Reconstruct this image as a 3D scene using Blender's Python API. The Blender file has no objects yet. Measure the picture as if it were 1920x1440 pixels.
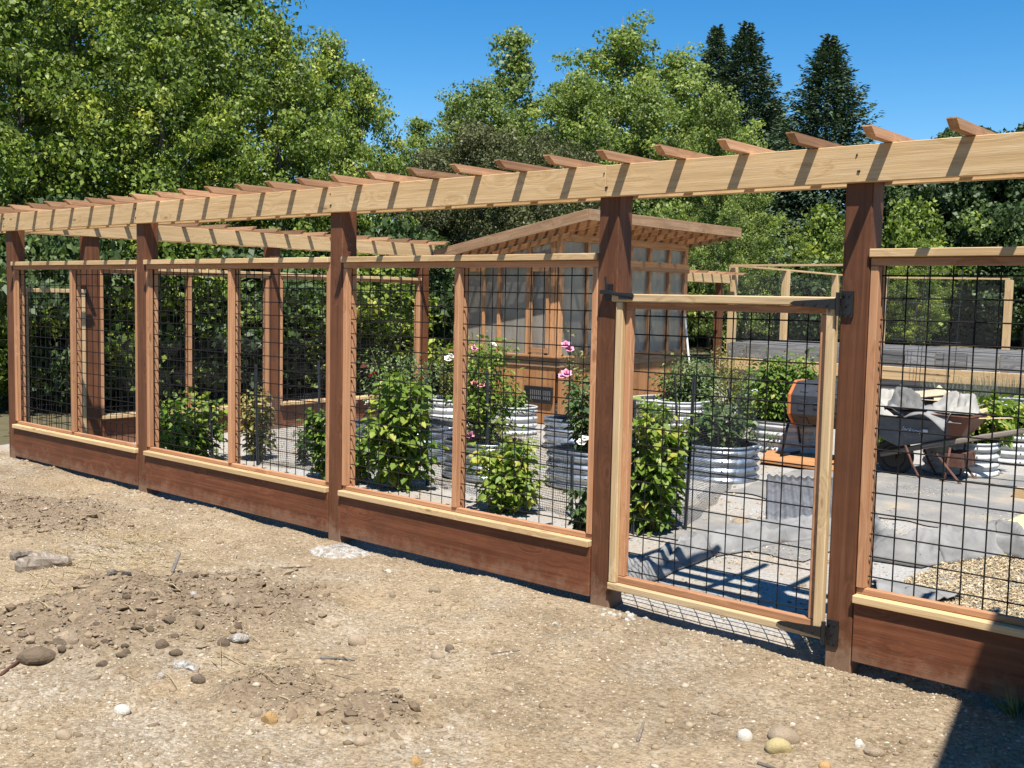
import bpy, bmesh, math, random
import numpy as np
from mathutils import Vector, Matrix, Euler

random.seed(7)
rng = np.random.default_rng(11)
scene = bpy.context.scene
COL = scene.collection

# ------------------------------------------------------------------ camera
F_PX, PITCH, ROLL, YAW = 1997.34, 0.08006, 0.02048, 0.70986
CAM = Vector((0.0, -4.831, 1.70))
fwd = Vector((-math.sin(YAW)*math.cos(PITCH), math.cos(YAW)*math.cos(PITCH), -math.sin(PITCH)))
r0 = Vector((math.cos(YAW), math.sin(YAW), 0))
u0 = r0.cross(fwd)
right = r0*math.cos(ROLL) + u0*math.sin(ROLL)
up = -r0*math.sin(ROLL) + u0*math.cos(ROLL)
cam = bpy.data.cameras.new('camera')
cam.sensor_width = 36; cam.lens = F_PX/1920*36
cam.clip_start = 0.05; cam.clip_end = 2000
camo = bpy.data.objects.new('camera', cam); COL.objects.link(camo)
M = Matrix((right, up, -fwd)).transposed().to_4x4(); M.translation = CAM
camo.matrix_world = M
scene.camera = camo
scene.render.resolution_x = 1024; scene.render.resolution_y = 768

# ------------------------------------------------------------------ sun, sky, exposure
SUN = Vector((0.37, -0.37, 1.0)).normalized()          # towards the sun
elev = math.asin(SUN.z); azim = math.atan2(SUN.x, SUN.y)
world = bpy.data.worlds.new('World'); scene.world = world; world.use_nodes = True
wn = world.node_tree.nodes; wl = world.node_tree.links
sky = wn.new('ShaderNodeTexSky'); sky.sky_type = 'NISHITA'; sky.sun_disc = False
sky.sun_elevation = elev; sky.sun_rotation = azim
sky.air_density = 1.0; sky.dust_density = 0.0; sky.ozone_density = 3.0; sky.altitude = 300
wn['Background'].inputs['Strength'].default_value = 0.080
hs = wn.new('ShaderNodeHueSaturation'); hs.inputs['Saturation'].default_value = 1.42
wl.new(sky.outputs[0], hs.inputs['Color']); wl.new(hs.outputs[0], wn['Background'].inputs['Color'])
sl = bpy.data.lights.new('sun', 'SUN'); sl.energy = 5.0; sl.angle = math.radians(0.53); sl.color = (1, 0.955, 0.88)
so = bpy.data.objects.new('sun', sl); COL.objects.link(so); so.location = (6, -12, 14)
so.rotation_euler = SUN.to_track_quat('Z', 'Y').to_euler()
scene.view_settings.view_transform = 'Standard'; scene.view_settings.look = 'None'
scene.view_settings.gamma = 1.0; scene.view_settings.use_curve_mapping = False
scene.view_settings.exposure = 0.92

# ------------------------------------------------------------------ pixel helpers (a pixel gives a direction only)
def ray(px, py): return fwd + right*((px-960)/F_PX) - up*((py-720)/F_PX)
def onY(px, py, y): d = ray(px, py); return CAM + d*((y-CAM.y)/d.y)
def onX(px, py, x): d = ray(px, py); return CAM + d*((x-CAM.x)/d.x)
def G(px, py, z=0.0): d = ray(px, py); return CAM + d*((z-CAM.z)/d.z)
def far(px, depth, z=0.0):
    d = ray(px, 560); p = CAM + d*depth; return Vector((p.x, p.y, z))
def hgt(px, py, depth): return (CAM + ray(px, py)*depth).z
def pxm(p): return F_PX/((Vector(p)-CAM).dot(fwd))

# ------------------------------------------------------------------ materials
def mat(name):
    m = bpy.data.materials.new(name); m.use_nodes = True
    nt = m.node_tree; return m, nt.nodes, nt.links, nt.nodes['Principled BSDF']
def ramp(n, stops):
    r = n.new('ShaderNodeValToRGB'); e = r.color_ramp.elements
    while len(e) < len(stops): e.new(0.5)
    for k, (p, c) in enumerate(stops): e[k].position = p; e[k].color = (*c, 1)
    return r
def noise(n, l, vec, scale, detail=4, rough=0.55, dist=0.0):
    t = n.new('ShaderNodeTexNoise'); t.inputs['Scale'].default_value = scale
    t.inputs['Detail'].default_value = detail; t.inputs['Roughness'].default_value = rough
    t.inputs['Distortion'].default_value = dist
    if vec is not None: l.new(vec, t.inputs['Vector'])
    return t
def mixc(n, l, a, b, fac, mode='MIX'):
    x = n.new('ShaderNodeMix'); x.data_type = 'RGBA'; x.blend_type = mode
    for sock, v in ((x.inputs[6], a), (x.inputs[7], b)):
        if isinstance(v, tuple): sock.default_value = (*v, 1)
        else: l.new(v, sock)
    if isinstance(fac, (int, float)): x.inputs[0].default_value = fac
    else: l.new(fac, x.inputs[0])
    return x.outputs[2]
def bump(n, l, h, strength, dist, bsdf, prev=None):
    b = n.new('ShaderNodeBump'); b.inputs['Strength'].default_value = strength; b.inputs['Distance'].default_value = dist
    l.new(h, b.inputs['Height'])
    if prev: l.new(prev, b.inputs['Normal'])
    l.new(b.outputs[0], bsdf.inputs['Normal']); return b.outputs[0]
def math_n(n, l, op, a, b=None):
    x = n.new('ShaderNodeMath'); x.operation = op
    for i, v in enumerate((a, b)):
        if v is None: continue
        if isinstance(v, (int, float)): x.inputs[i].default_value = v
        else: l.new(v, x.inputs[i])
    return x.outputs[0]

def wood(name, dark, mid, light, vary=0.22, rough=0.75, knots=0.8, stain=0.0, dirt=0.0):
    m, n, l, b = mat(name)
    tc = n.new('ShaderNodeTexCoord'); oi = n.new('ShaderNodeObjectInfo')
    off = n.new('ShaderNodeVectorMath'); off.operation = 'SCALE'; off.inputs[0].default_value = (37, 61, 23)
    l.new(oi.outputs['Random'], off.inputs['Scale'])
    add = n.new('ShaderNodeVectorMath'); add.operation = 'ADD'
    l.new(tc.outputs['Object'], add.inputs[0]); l.new(off.outputs[0], add.inputs[1])
    # knots distort the grain
    mpk = n.new('ShaderNodeMapping'); mpk.inputs['Scale'].default_value = (2.6, 7.5, 7.5); l.new(add.outputs[0], mpk.inputs[0])
    vk = n.new('ShaderNodeTexVoronoi'); vk.inputs['Scale'].default_value = 1.0; l.new(mpk.outputs[0], vk.inputs['Vector'])
    mp = n.new('ShaderNodeMapping'); mp.inputs['Scale'].default_value = (0.42, 17, 17); l.new(add.outputs[0], mp.inputs[0])
    kb = n.new('ShaderNodeMapRange'); kb.inputs[1].default_value = 0.0; kb.inputs[2].default_value = 0.45; kb.inputs[3].default_value = 1.0; kb.inputs[4].default_value = 0.0
    l.new(vk.outputs['Distance'], kb.inputs[0])
    ka = n.new('ShaderNodeVectorMath'); ka.operation = 'SCALE'; ka.inputs[0].default_value = (0, 1.5, 1.5); l.new(kb.outputs[0], ka.inputs['Scale'])
    ad2 = n.new('ShaderNodeVectorMath'); ad2.operation = 'ADD'; l.new(mp.outputs[0], ad2.inputs[0]); l.new(ka.outputs[0], ad2.inputs[1])
    g1 = noise(n, l, ad2.outputs[0], 2.2, 6, 0.62, 0.35)
    mp2 = n.new('ShaderNodeMapping'); mp2.inputs['Scale'].default_value = (6, 170, 170); l.new(add.outputs[0], mp2.inputs[0])
    g2 = noise(n, l, mp2.outputs[0], 1.0, 3, 0.6)
    rp = ramp(n, [(0.28, dark), (0.5, mid), (0.72, light)])
    l.new(g1.outputs[0], rp.inputs[0])
    c = mixc(n, l, rp.outputs[0], g2.outputs[0], 0.28, 'OVERLAY')
    # knots
    kr = ramp(n, [(0.04, (0.16, 0.10, 0.07)), (0.085, (0.62, 0.5, 0.42)), (0.11, (1, 1, 1))]); l.new(vk.outputs['Distance'], kr.inputs[0])
    c = mixc(n, l, c, kr.outputs[0], 0.75*knots, 'MULTIPLY')
    # per-board value
    hv = n.new('ShaderNodeHueSaturation'); l.new(c, hv.inputs['Color'])
    mr = n.new('ShaderNodeMapRange'); mr.inputs[3].default_value = 1-vary; mr.inputs[4].default_value = 1+vary
    l.new(oi.outputs['Random'], mr.inputs[0]); l.new(mr.outputs[0], hv.inputs['Value'])
    c = hv.outputs[0]
    if stain or dirt:
        big = noise(n, l, add.outputs[0], 3.5, 6, 0.65)
        rs = ramp(n, [(0.35, (0.72, 0.70, 0.68)), (0.65, (1.12, 1.1, 1.08))]); l.new(big.outputs[0], rs.inputs[0])
        c = mixc(n, l, c, rs.outputs[0], max(stain, 0.4), 'MULTIPLY')
    if dirt:
        ge = n.new('ShaderNodeNewGeometry'); sx = n.new('ShaderNodeSeparateXYZ'); l.new(ge.outputs['Position'], sx.inputs[0])
        dn = noise(n, l, ge.outputs['Position'], 9, 5, 0.7)
        hh = math_n(n, l, 'ADD', sx.outputs['Z'], math_n(n, l, 'MULTIPLY', dn.outputs[0], -0.42))
        rd = ramp(n, [(0.0, (1, 1, 1)), (0.10, (0, 0, 0))]); l.new(math_n(n, l, 'ADD', hh, 0.20), rd.inputs[0])
        c = mixc(n, l, c, (0.34, 0.25, 0.17), math_n(n, l, 'MULTIPLY', rd.outputs[0], dirt))
    l.new(c, b.inputs['Base Color']); b.inputs['Roughness'].default_value = rough
    b.inputs['Specular IOR Level'].default_value = 0.25
    hsum = math_n(n, l, 'ADD', g1.outputs[0], math_n(n, l, 'MULTIPLY', g2.outputs[0], 0.7))
    bump(n, l, hsum, 0.35, 0.004, b)
    return m

W_CEDAR = wood('cedar_pale', (0.38, 0.24, 0.11), (0.50, 0.34, 0.175), (0.57, 0.415, 0.235), 0.09)
W_STUD = wood('cedar_pink', (0.28, 0.125, 0.058), (0.39, 0.195, 0.098), (0.46, 0.26, 0.14), 0.14, knots=0.5)
W_SLAT = wood('cedar_red', (0.30, 0.145, 0.072), (0.41, 0.225, 0.12), (0.51, 0.32, 0.18), 0.36, knots=0.3)
W_POST = wood('stained_post', (0.078, 0.029, 0.013), (0.118, 0.046, 0.021), (0.156, 0.066, 0.033), 0.10, 0.6, 0.5, 0.6, dirt=0.35)
W_SKIRT = wood('stained_board', (0.085, 0.028, 0.012), (0.135, 0.047, 0.021), (0.185, 0.070, 0.034), 0.10, 0.6, 0.8, 0.7, dirt=0.22)
W_GATE = wood('gate_timber', (0.33, 0.22, 0.11), (0.45, 0.32, 0.175), (0.53, 0.40, 0.24), 0.10)
W_HOUSE = wood('greenhouse_cedar', (0.26, 0.12, 0.05), (0.40, 0.20, 0.09), (0.50, 0.28, 0.14), 0.20, knots=0.5)
W_KNEE = wood('greenhouse_planks', (0.24, 0.105, 0.042), (0.36, 0.17, 0.07), (0.44, 0.23, 0.10), 0.16, knots=0.5)
W_FASCIA = wood('weathered_fascia', (0.20, 0.115, 0.06), (0.30, 0.18, 0.10), (0.38, 0.25, 0.15), 0.12, knots=0.4, stain=0.5)
W_GREY = wood('grey_weathered', (0.09, 0.087, 0.084), (0.17, 0.165, 0.16), (0.30, 0.29, 0.28), 0.30, knots=0.3)
W_OLD = wood('old_driftwood', (0.09, 0.07, 0.052), (0.20, 0.165, 0.13), (0.34, 0.29, 0.24), 0.2, 0.9, 0.3)
W_PLY = wood('plywood', (0.50, 0.34, 0.17), (0.60, 0.44, 0.24), (0.68, 0.53, 0.32), 0.06, knots=0.4)
W_SIDE = wood('shed_siding', (0.20, 0.19, 0.175), (0.28, 0.27, 0.25), (0.36, 0.35, 0.33), 0.1, knots=0.1)

def plain(name, col, rough=0.6, metal=0.0, var=0.25, scale=12, bumps=0.15, spec=0.4):
    m, n, l, b = mat(name)
    tc = n.new('ShaderNodeTexCoord'); t = noise(n, l, tc.outputs['Object'], scale, 6, 0.65)
    r = ramp(n, [(0.3, tuple(c*(1-var) for c in col)), (0.7, tuple(min(1, c*(1+var)) for c in col))])
    l.new(t.outputs[0], r.inputs[0]); l.new(r.outputs[0], b.inputs['Base Color'])
    b.inputs['Roughness'].default_value = rough; b.inputs['Metallic'].default_value = metal
    b.inputs['Specular IOR Level'].default_value = spec
    if bumps: bump(n, l, t.outputs[0], bumps, 0.01, b)
    return m
M_WIRE = plain('black_wire', (0.010, 0.009, 0.0085), 0.6, 0.0, 0.3, 30, 0, 0.15)
M_IRON = plain('black_iron', (0.012, 0.012, 0.013), 0.42, 0.0, 0.2, 40, 0.1)
M_STAKE = plain('dark_stake', (0.022, 0.026, 0.03), 0.55, 0.0, 0.3, 20, 0.1)
M_GALV = plain('galvanised', (0.40, 0.43, 0.46), 0.42, 0.85, 0.4, 14, 0.12)
M_WHITE = plain('white_steel', (0.44, 0.44, 0.425), 0.5, 0.0, 0.22, 9, 0.05)
M_SOIL = plain('soil', (0.055, 0.038, 0.026), 0.95, 0, 0.5, 25, 0.8)
M_CLOD = plain('soil_clod', (0.17, 0.125, 0.082), 0.95, 0, 0.4, 18, 0.9)
M_FABRIC = plain('grey_fabric', (0.195, 0.192, 0.185), 0.9, 0, 0.25, 6, 0.25)
M_LOAD = plain('load_fabric', (0.30, 0.285, 0.255), 0.9, 0, 0.25, 6, 0.25)
M_FABRICD = plain('dark_fabric', (0.12, 0.118, 0.112), 0.9, 0, 0.3, 7, 0.25)
M_ORANGE = plain('orange_plastic', (0.42, 0.13, 0.04), 0.5, 0, 0.12, 8, 0)
M_CHAR = plain('charcoal_plastic', (0.035, 0.038, 0.045), 0.45, 0, 0.25, 9, 0.05)
M_TRAY = plain('scuffed_tray', (0.13, 0.145, 0.17), 0.5, 0.2, 0.4, 6, 0.1)
M_RUST = plain('rust', (0.10, 0.045, 0.03), 0.8, 0.1, 0.45, 10, 0.3)
M_RUBBER = plain('rubber', (0.035, 0.032, 0.028), 0.85, 0, 0.3, 12, 0.2)
M_CARD = plain('cardboard', (0.44, 0.36, 0.25), 0.85, 0, 0.15, 6, 0.1)
M_PAPER = plain('print_white', (0.62, 0.62, 0.62), 0.6, 0, 0.15, 20, 0)
M_PLASTER = plain('white_plaster', (0.70, 0.70, 0.70), 0.95, 0, 0.15, 30, 0.7)
def plaster():
    m, n, l, b = mat('powdery_plaster')
    ge = n.new('ShaderNodeNewGeometry'); a = noise(n, l, ge.outputs['Position'], 28, 6, .75); f = noise(n, l, ge.outputs['Position'], 110, 4, .7)
    r = ramp(n, [(.40, (0.34, 0.27, 0.19)), (.50, (0.50, 0.46, 0.40)), (.60, (0.66, 0.66, 0.65))]); l.new(a.outputs[0], r.inputs[0])
    l.new(mixc(n, l, r.outputs[0], f.outputs[0], .4, 'OVERLAY'), b.inputs['Base Color']); b.inputs['Roughness'].default_value = .95; b.inputs['Specular IOR Level'].default_value = .1
    bump(n, l, math_n(n, l, 'ADD', a.outputs[0], f.outputs[0]), 1.0, .02, b); return m
M_PLASTER = plaster()
M_PVC = plain('white_pvc', (0.75, 0.74, 0.70), 0.5, 0, 0.06, 8, 0)
M_TERRA = plain('terracotta', (0.45, 0.17, 0.06), 0.8, 0, 0.2, 9, 0.2)
M_SHEET = plain('dull_zinc', (0.16, 0.16, 0.165), 0.55, 0.3, 0.4, 7, 0.1)
M_ROOF = plain('shed_roof', (0.07, 0.07, 0.075), 0.85, 0, 0.3, 20, 0.3)

def stone_mat(name, cols, scale=7):
    m, n, l, b = mat(name)
    tc = n.new('ShaderNodeTexCoord'); oi = n.new('ShaderNodeObjectInfo')
    t = noise(n, l, tc.outputs['Object'], scale, 8, 0.7); t2 = noise(n, l, tc.outputs['Object'], scale*9, 4, 0.7)
    r = ramp(n, [(0.3, cols[0]), (0.7, cols[1])]); l.new(t.outputs[0], r.inputs[0])
    hv = n.new('ShaderNodeHueSaturation'); l.new(r.outputs[0], hv.inputs['Color'])
    mr = n.new('ShaderNodeMapRange'); mr.inputs[3].default_value = 0.75; mr.inputs[4].default_value = 1.2
    l.new(oi.outputs['Random'], mr.inputs[0]); l.new(mr.outputs[0], hv.inputs['Value'])
    l.new(mixc(n, l, hv.outputs[0], t2.outputs[0], 0.35, 'OVERLAY'), b.inputs['Base Color'])
    b.inputs['Roughness'].default_value = 0.9; b.inputs['Specular IOR Level'].default_value = 0.2
    bump(n, l, math_n(n, l, 'ADD', t.outputs[0], math_n(n, l, 'MULTIPLY', t2.outputs[0], .4)), 0.6, 0.02, b)
    return m
S_TAN = stone_mat('tan_stone', ((0.27, 0.20, 0.135), (0.42, 0.335, 0.24)))
S_PALE = stone_mat('pale_stone', ((0.42, 0.38, 0.32), (0.60, 0.56, 0.48)))
S_YEL = stone_mat('yellow_stone', ((0.36, 0.28, 0.12), (0.50, 0.42, 0.24)))
S_BRN = stone_mat('brown_stone', ((0.14, 0.10, 0.075), (0.26, 0.20, 0.15)))
S_ORG = stone_mat('orange_stone', ((0.36, 0.20, 0.07), (0.52, 0.36, 0.18)))

def leafmat(name, stops, trans=0.3, rough=0.5, spec=0.35):
    m, n, l, b = mat(name)
    at = n.new('ShaderNodeAttribute'); at.attribute_name = 'tint'
    oi = n.new('ShaderNodeObjectInfo')
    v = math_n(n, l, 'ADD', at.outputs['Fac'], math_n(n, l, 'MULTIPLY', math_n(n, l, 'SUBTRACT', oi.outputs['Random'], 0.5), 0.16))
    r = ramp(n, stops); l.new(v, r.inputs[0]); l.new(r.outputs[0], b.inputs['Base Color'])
    b.inputs['Roughness'].default_value = rough; b.inputs['Specular IOR Level'].default_value = spec
    tr = n.new('ShaderNodeBsdfTranslucent')
    l.new(mixc(n, l, r.outputs[0], (1.0, 1.25, 0.35), 0.75, 'MULTIPLY'), tr.inputs['Color'])
    mx = n.new('ShaderNodeMixShader'); mx.inputs[0].default_value = trans
    l.new(b.outputs[0], mx.inputs[1]); l.new(tr.outputs[0], mx.inputs[2])
    l.new(mx.outputs[0], n['Material Output'].inputs['Surface'])
    return m
L_ALDER = leafmat('alder_leaf', [(0, (0.070, 0.105, 0.018)), (0.40, (0.145, 0.205, 0.032)), (0.72, (0.26, 0.315, 0.048)), (1, (0.46, 0.45, 0.08))])
L_POPLAR = leafmat('poplar_leaf', [(0, (0.095, 0.135, 0.034)), (0.5, (0.175, 0.235, 0.052)), (1, (0.32, 0.36, 0.075))], 0.35)
L_DARK = leafmat('olive_leaf', [(0, (0.040, 0.046, 0.016)), (0.6, (0.082, 0.092, 0.030)), (1, (0.145, 0.15, 0.05))], 0.2)
L_FIR = leafmat('fir_needle', [(0, (0.026, 0.046, 0.027)), (0.6, (0.060, 0.095, 0.050)), (1, (0.11, 0.155, 0.075))], 0.1, 0.6)
L_MAPLE = leafmat('maple_leaf', [(0, (0.030, 0.054, 0.018)), (0.6, (0.065, 0.105, 0.030)), (1, (0.12, 0.165, 0.045))], 0.25)
L_RASP = leafmat('raspberry_leaf', [(0, (0.06, 0.11, 0.018)), (0.5, (0.125, 0.20, 0.03)), (0.85, (0.235, 0.295, 0.048)), (1, (0.42, 0.38, 0.07))], 0.35)
L_YEL = leafmat('yellowing_leaf', [(0, (0.090, 0.100, 0.025)), (0.5, (0.200, 0.200, 0.055)), (1, (0.360, 0.280, 0.100))], 0.35)
L_ROSE = leafmat('rose_leaf', [(0, (0.041, 0.074, 0.030)), (0.6, (0.088, 0.142, 0.047)), (1, (0.203, 0.243, 0.081))], 0.25)
L_LAV = leafmat('lavender_spike', [(0, (0.09, 0.11, 0.08)), (1, (0.20, 0.21, 0.15))], 0.2)
L_STRAW = leafmat('straw', [(0, (0.28, 0.20, 0.10)), (1, (0.55, 0.44, 0.25))], 0.2)
M_BARK = stone_mat('bark', ((0.07, 0.06, 0.05), (0.20, 0.18, 0.155)), 5)
M_CANE = plain('cane', (0.12, 0.10, 0.05), 0.8, 0, 0.3, 10, 0)
def petal(name, c): return plain(name, c, 0.6, 0, 0.2, 30, 0)
P_RED = petal('red_petal', (0.50, 0.03, 0.04)); P_PINK = petal('pink_petal', (0.65, 0.25, 0.36)); P_WHITE = petal('white_petal', (0.78, 0.75, 0.68)); P_CORAL = petal('coral_petal', (0.62, 0.24, 0.19))

def cloth_mat():
    m, n, l, b = mat('dusty_ground_cloth')
    ge = n.new('ShaderNodeNewGeometry'); a = noise(n, l, ge.outputs['Position'], 1.6, 6, .65); f = noise(n, l, ge.outputs['Position'], 70, 4, .7)
    r = ramp(n, [(.42, (0.185, 0.18, 0.172)), (.56, (0.24, 0.225, 0.20)), (.68, (0.33, 0.275, 0.20))]); l.new(a.outputs[0], r.inputs[0])
    l.new(mixc(n, l, r.outputs[0], f.outputs[0], .3, 'OVERLAY'), b.inputs['Base Color']); b.inputs['Roughness'].default_value = .95; b.inputs['Specular IOR Level'].default_value = .1
    bump(n, l, f.outputs[0], .35, .01, b); return m
M_DUSTY = cloth_mat()
def poly_mat():
    m, n, l, b = mat('polycarbonate')
    tc = n.new('ShaderNodeTexCoord')
    mp = n.new('ShaderNodeMapping'); mp.inputs['Scale'].default_value = (3, 3, 0.8); l.new(tc.outputs['Object'], mp.inputs[0])
    t = noise(n, l, mp.outputs[0], 3, 4, 0.6)
    r = ramp(n, [(0.3, (0.25, 0.222, 0.185)), (0.7, (0.36, 0.325, 0.275))]); l.new(t.outputs[0], r.inputs[0])
    l.new(r.outputs[0], b.inputs['Base Color']); b.inputs['Roughness'].default_value = 0.22
    b.inputs['Specular IOR Level'].default_value = 0.5
    tr = n.new('ShaderNodeBsdfTransparent'); tr.inputs['Color'].default_value = (0.8, 0.78, 0.74, 1)
    mx = n.new('ShaderNodeMixShader'); mx.inputs[0].default_value = 0.28
    l.new(b.outputs[0], mx.inputs[1]); l.new(tr.outputs[0], mx.inputs[2]); l.new(mx.outputs[0], n['Material Output'].inputs['Surface'])
    bump(n, l, t.outputs[0], 0.06, 0.02, b)
    return m
M_POLY = poly_mat()
def net_mat(name, cell, wire, col):
    m, n, l, b = mat(name)
    tc = n.new('ShaderNodeTexCoord'); sx = n.new('ShaderNodeSeparateXYZ'); l.new(tc.outputs['Object'], sx.inputs[0])
    fs = []
    for ax in ('X', 'Z'):
        f = math_n(n, l, 'FRACT', math_n(n, l, 'MULTIPLY', sx.outputs[ax], 1/cell))
        fs.append(math_n(n, l, 'LESS_THAN', f, wire/cell))
    k = math_n(n, l, 'MAXIMUM', fs[0], fs[1])
    b.inputs['Base Color'].default_value = (*col, 1); b.inputs['Roughness'].default_value = 0.7
    tr = n.new('ShaderNodeBsdfTransparent'); mx = n.new('ShaderNodeMixShader')
    l.new(k, mx.inputs[0]); l.new(tr.outputs[0], mx.inputs[1]); l.new(b.outputs[0], mx.inputs[2])
    l.new(mx.outputs[0], n['Material Output'].inputs['Surface'])
    return m
M_NET = net_mat('black_netting', 0.02, 0.0032, (0.02, 0.02, 0.02))
M_CLOTH = net_mat('hardware_cloth', 0.025, 0.0008, (0.22, 0.22, 0.21))

# ------------------------------------------------------------------ object helpers
def link(o): COL.objects.link(o); return o
def tag(o, label=None, cat=None, group=None, kind=None):
    if label: o['label'] = label
    if cat: o['category'] = cat
    if group: o['group'] = group
    if kind: o['kind'] = kind
    return o
def thing(name, loc, label, cat, group=None, rz=0):
    o = link(bpy.data.objects.new(name, None)); o.location = loc; o.rotation_euler.z = rz
    o.empty_display_size = 0.1
    return tag(o, label, cat, group)
def adopt(o, parent):
    """parent o (placed in world space) under an unrotated thing"""
    if parent is not None:
        o.parent = parent; base = Vector(parent.location)
        pp = parent.parent
        while pp is not None: base = base + Vector(pp.location); pp = pp.parent
        o.location = Vector(o.location) - base
    return o
def mesh_obj(name, verts, faces, m, parent=None, smooth=False, tint=None, loc=(0, 0, 0)):
    me = bpy.data.meshes.new(name); me.from_pydata([tuple(v) for v in verts], [], faces); me.update()
    if tint is not None:
        a = me.attributes.new('tint', 'FLOAT', 'POINT'); a.data.foreach_set('value', np.asarray(tint, np.float32))
    if smooth: me.polygons.foreach_set('use_smooth', [True]*len(me.polygons))
    if m: me.materials.append(m)
    o = link(bpy.data.objects.new(name, me)); o.location = loc
    return adopt(o, parent)
def quads_obj(name, V, m, parent=None, tint=None, loc=(0, 0, 0)):
    """V (N,4,3) loose quads, fast"""
    N = len(V); me = bpy.data.meshes.new(name)
    me.vertices.add(N*4); me.loops.add(N*4); me.polygons.add(N)
    me.vertices.foreach_set('co', np.ascontiguousarray(V, np.float32).ravel())
    me.loops.foreach_set('vertex_index', np.arange(N*4, dtype=np.int32))
    me.polygons.foreach_set('loop_start', np.arange(0, N*4, 4, dtype=np.int32))
    try: me.polygons.foreach_set('loop_total', np.full(N, 4, np.int32))
    except Exception: pass
    me.update(calc_edges=True)
    if tint is not None:
        a = me.attributes.new('tint', 'FLOAT', 'POINT'); a.data.foreach_set('value', np.repeat(np.asarray(tint, np.float32), 4))
    if m: me.materials.append(m)
    o = link(bpy.data.objects.new(name, me)); o.location = loc
    return adopt(o, parent)

_box = {}
def box_mesh(l, w, h, b, m):
    key = (round(l, 4), round(w, 4), round(h, 4), b, m.name)
    if key in _box: return _box[key]
    bm = bmesh.new(); bmesh.ops.create_cube(bm, size=1)
    bmesh.ops.scale(bm, vec=(l, w, h), verts=bm.verts)
    if b: bmesh.ops.bevel(bm, geom=list(bm.edges), offset=min(b, min(l, w, h)*0.3), segments=1, affect='EDGES')
    me = bpy.data.meshes.new('board'); bm.to_mesh(me); bm.free(); me.materials.append(m)
    _box[key] = me; return me
def bar(name, lo, hi, m, parent=None, axis=None, b=0.003):
    """board between world corners lo and hi; its grain runs along the longest side"""
    lo = Vector([min(a, c) for a, c in zip(lo, hi)]) if True else lo
    hi = Vector(hi) if False else Vector([max(a, c) for a, c in zip(lo, hi)])
    d = hi-lo
    if axis is None: axis = 'XYZ'[max(range(3), key=lambda i: d[i])]
    if axis == 'X': dims, rot = (d.x, d.y, d.z), (0, 0, 0)
    elif axis == 'Y': dims, rot = (d.y, d.x, d.z), (0, 0, math.pi/2)
    else: dims, rot = (d.z, d.y, d.x), (0, -math.pi/2, 0)
    o = link(bpy.data.objects.new(name, box_mesh(*dims, b, m)))
    o.location = (lo+hi)/2; o.rotation_euler = rot
    return adopt(o, parent)
def beam(name, p0, p1, w, h, m, parent=None, b=0.003, upv=(0, 0, 1)):
    p0, p1 = Vector(p0), Vector(p1); d = (p1-p0); L = d.length; x = d/L
    y = Vector(upv).cross(x)
    if y.length < 1e-4: y = Vector((0, 1, 0)).cross(x)
    y.normalize(); z = x.cross(y)
    o = link(bpy.data.objects.new(name, box_mesh(L, w, h, b, m)))
    o.rotation_euler = Matrix((x, y, z)).transposed().to_euler(); o.location = (p0+p1)/2
    return adopt(o, parent)
class MB:
    def __init__(s): s.v = []; s.f = []
    def prism(s, p0, p1, r0, r1=None, n=4, cap=True):
        p0, p1 = Vector(p0), Vector(p1); r1 = r0 if r1 is None else r1
        d = (p1-p0).normalized(); a = d.orthogonal().normalized(); c = d.cross(a); k = len(s.v)
        for p, r in ((p0, r0), (p1, r1)):
            for i in range(n):
                t = 2*math.pi*(i+.5)/n; s.v.append(p + a*(r*math.cos(t)) + c*(r*math.sin(t)))
        for i in range(n): s.f.append((k+i, k+(i+1) % n, k+n+(i+1) % n, k+n+i))
        if cap: s.f.append(tuple(k+i for i in reversed(range(n)))); s.f.append(tuple(k+n+i for i in range(n)))
    def tube(s, pts, r, n=6):
        pts = [Vector(p) for p in pts]; k = len(s.v); rs = r if isinstance(r, (list, tuple)) else [r]*len(pts)
        ref = None
        for i, p in enumerate(pts):
            d = (pts[min(i+1, len(pts)-1)]-pts[max(i-1, 0)]).normalized()
            a = d.orthogonal().normalized() if ref is None else (ref - d*ref.dot(d)).normalized()
            ref = a; c = d.cross(a)
            for j in range(n):
                t = 2*math.pi*j/n; s.v.append(p + a*(rs[i]*math.cos(t)) + c*(rs[i]*math.sin(t)))
        for i in range(len(pts)-1):
            for j in range(n):
                s.f.append((k+i*n+j, k+i*n+(j+1) % n, k+(i+1)*n+(j+1) % n, k+(i+1)*n+j))
        s.f.append(tuple(k+j for j in reversed(range(n)))); s.f.append(tuple(k+(len(pts)-1)*n+j for j in range(n)))
    def box(s, lo, hi):
        k = len(s.v)
        for z in (lo[2], hi[2]):
            for x, y in ((lo[0], lo[1]), (hi[0], lo[1]), (hi[0], hi[1]), (lo[0], hi[1])): s.v.append(Vector((x, y, z)))
        for f in ((3, 2, 1, 0), (4, 5, 6, 7), (0, 1, 5, 4), (1, 2, 6, 5), (2, 3, 7, 6), (3, 0, 4, 7)): s.f.append(tuple(k+i for i in f))
    def obj(s, name, m, parent=None, smooth=False): return mesh_obj(name, s.v, s.f, m, parent, smooth)

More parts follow.
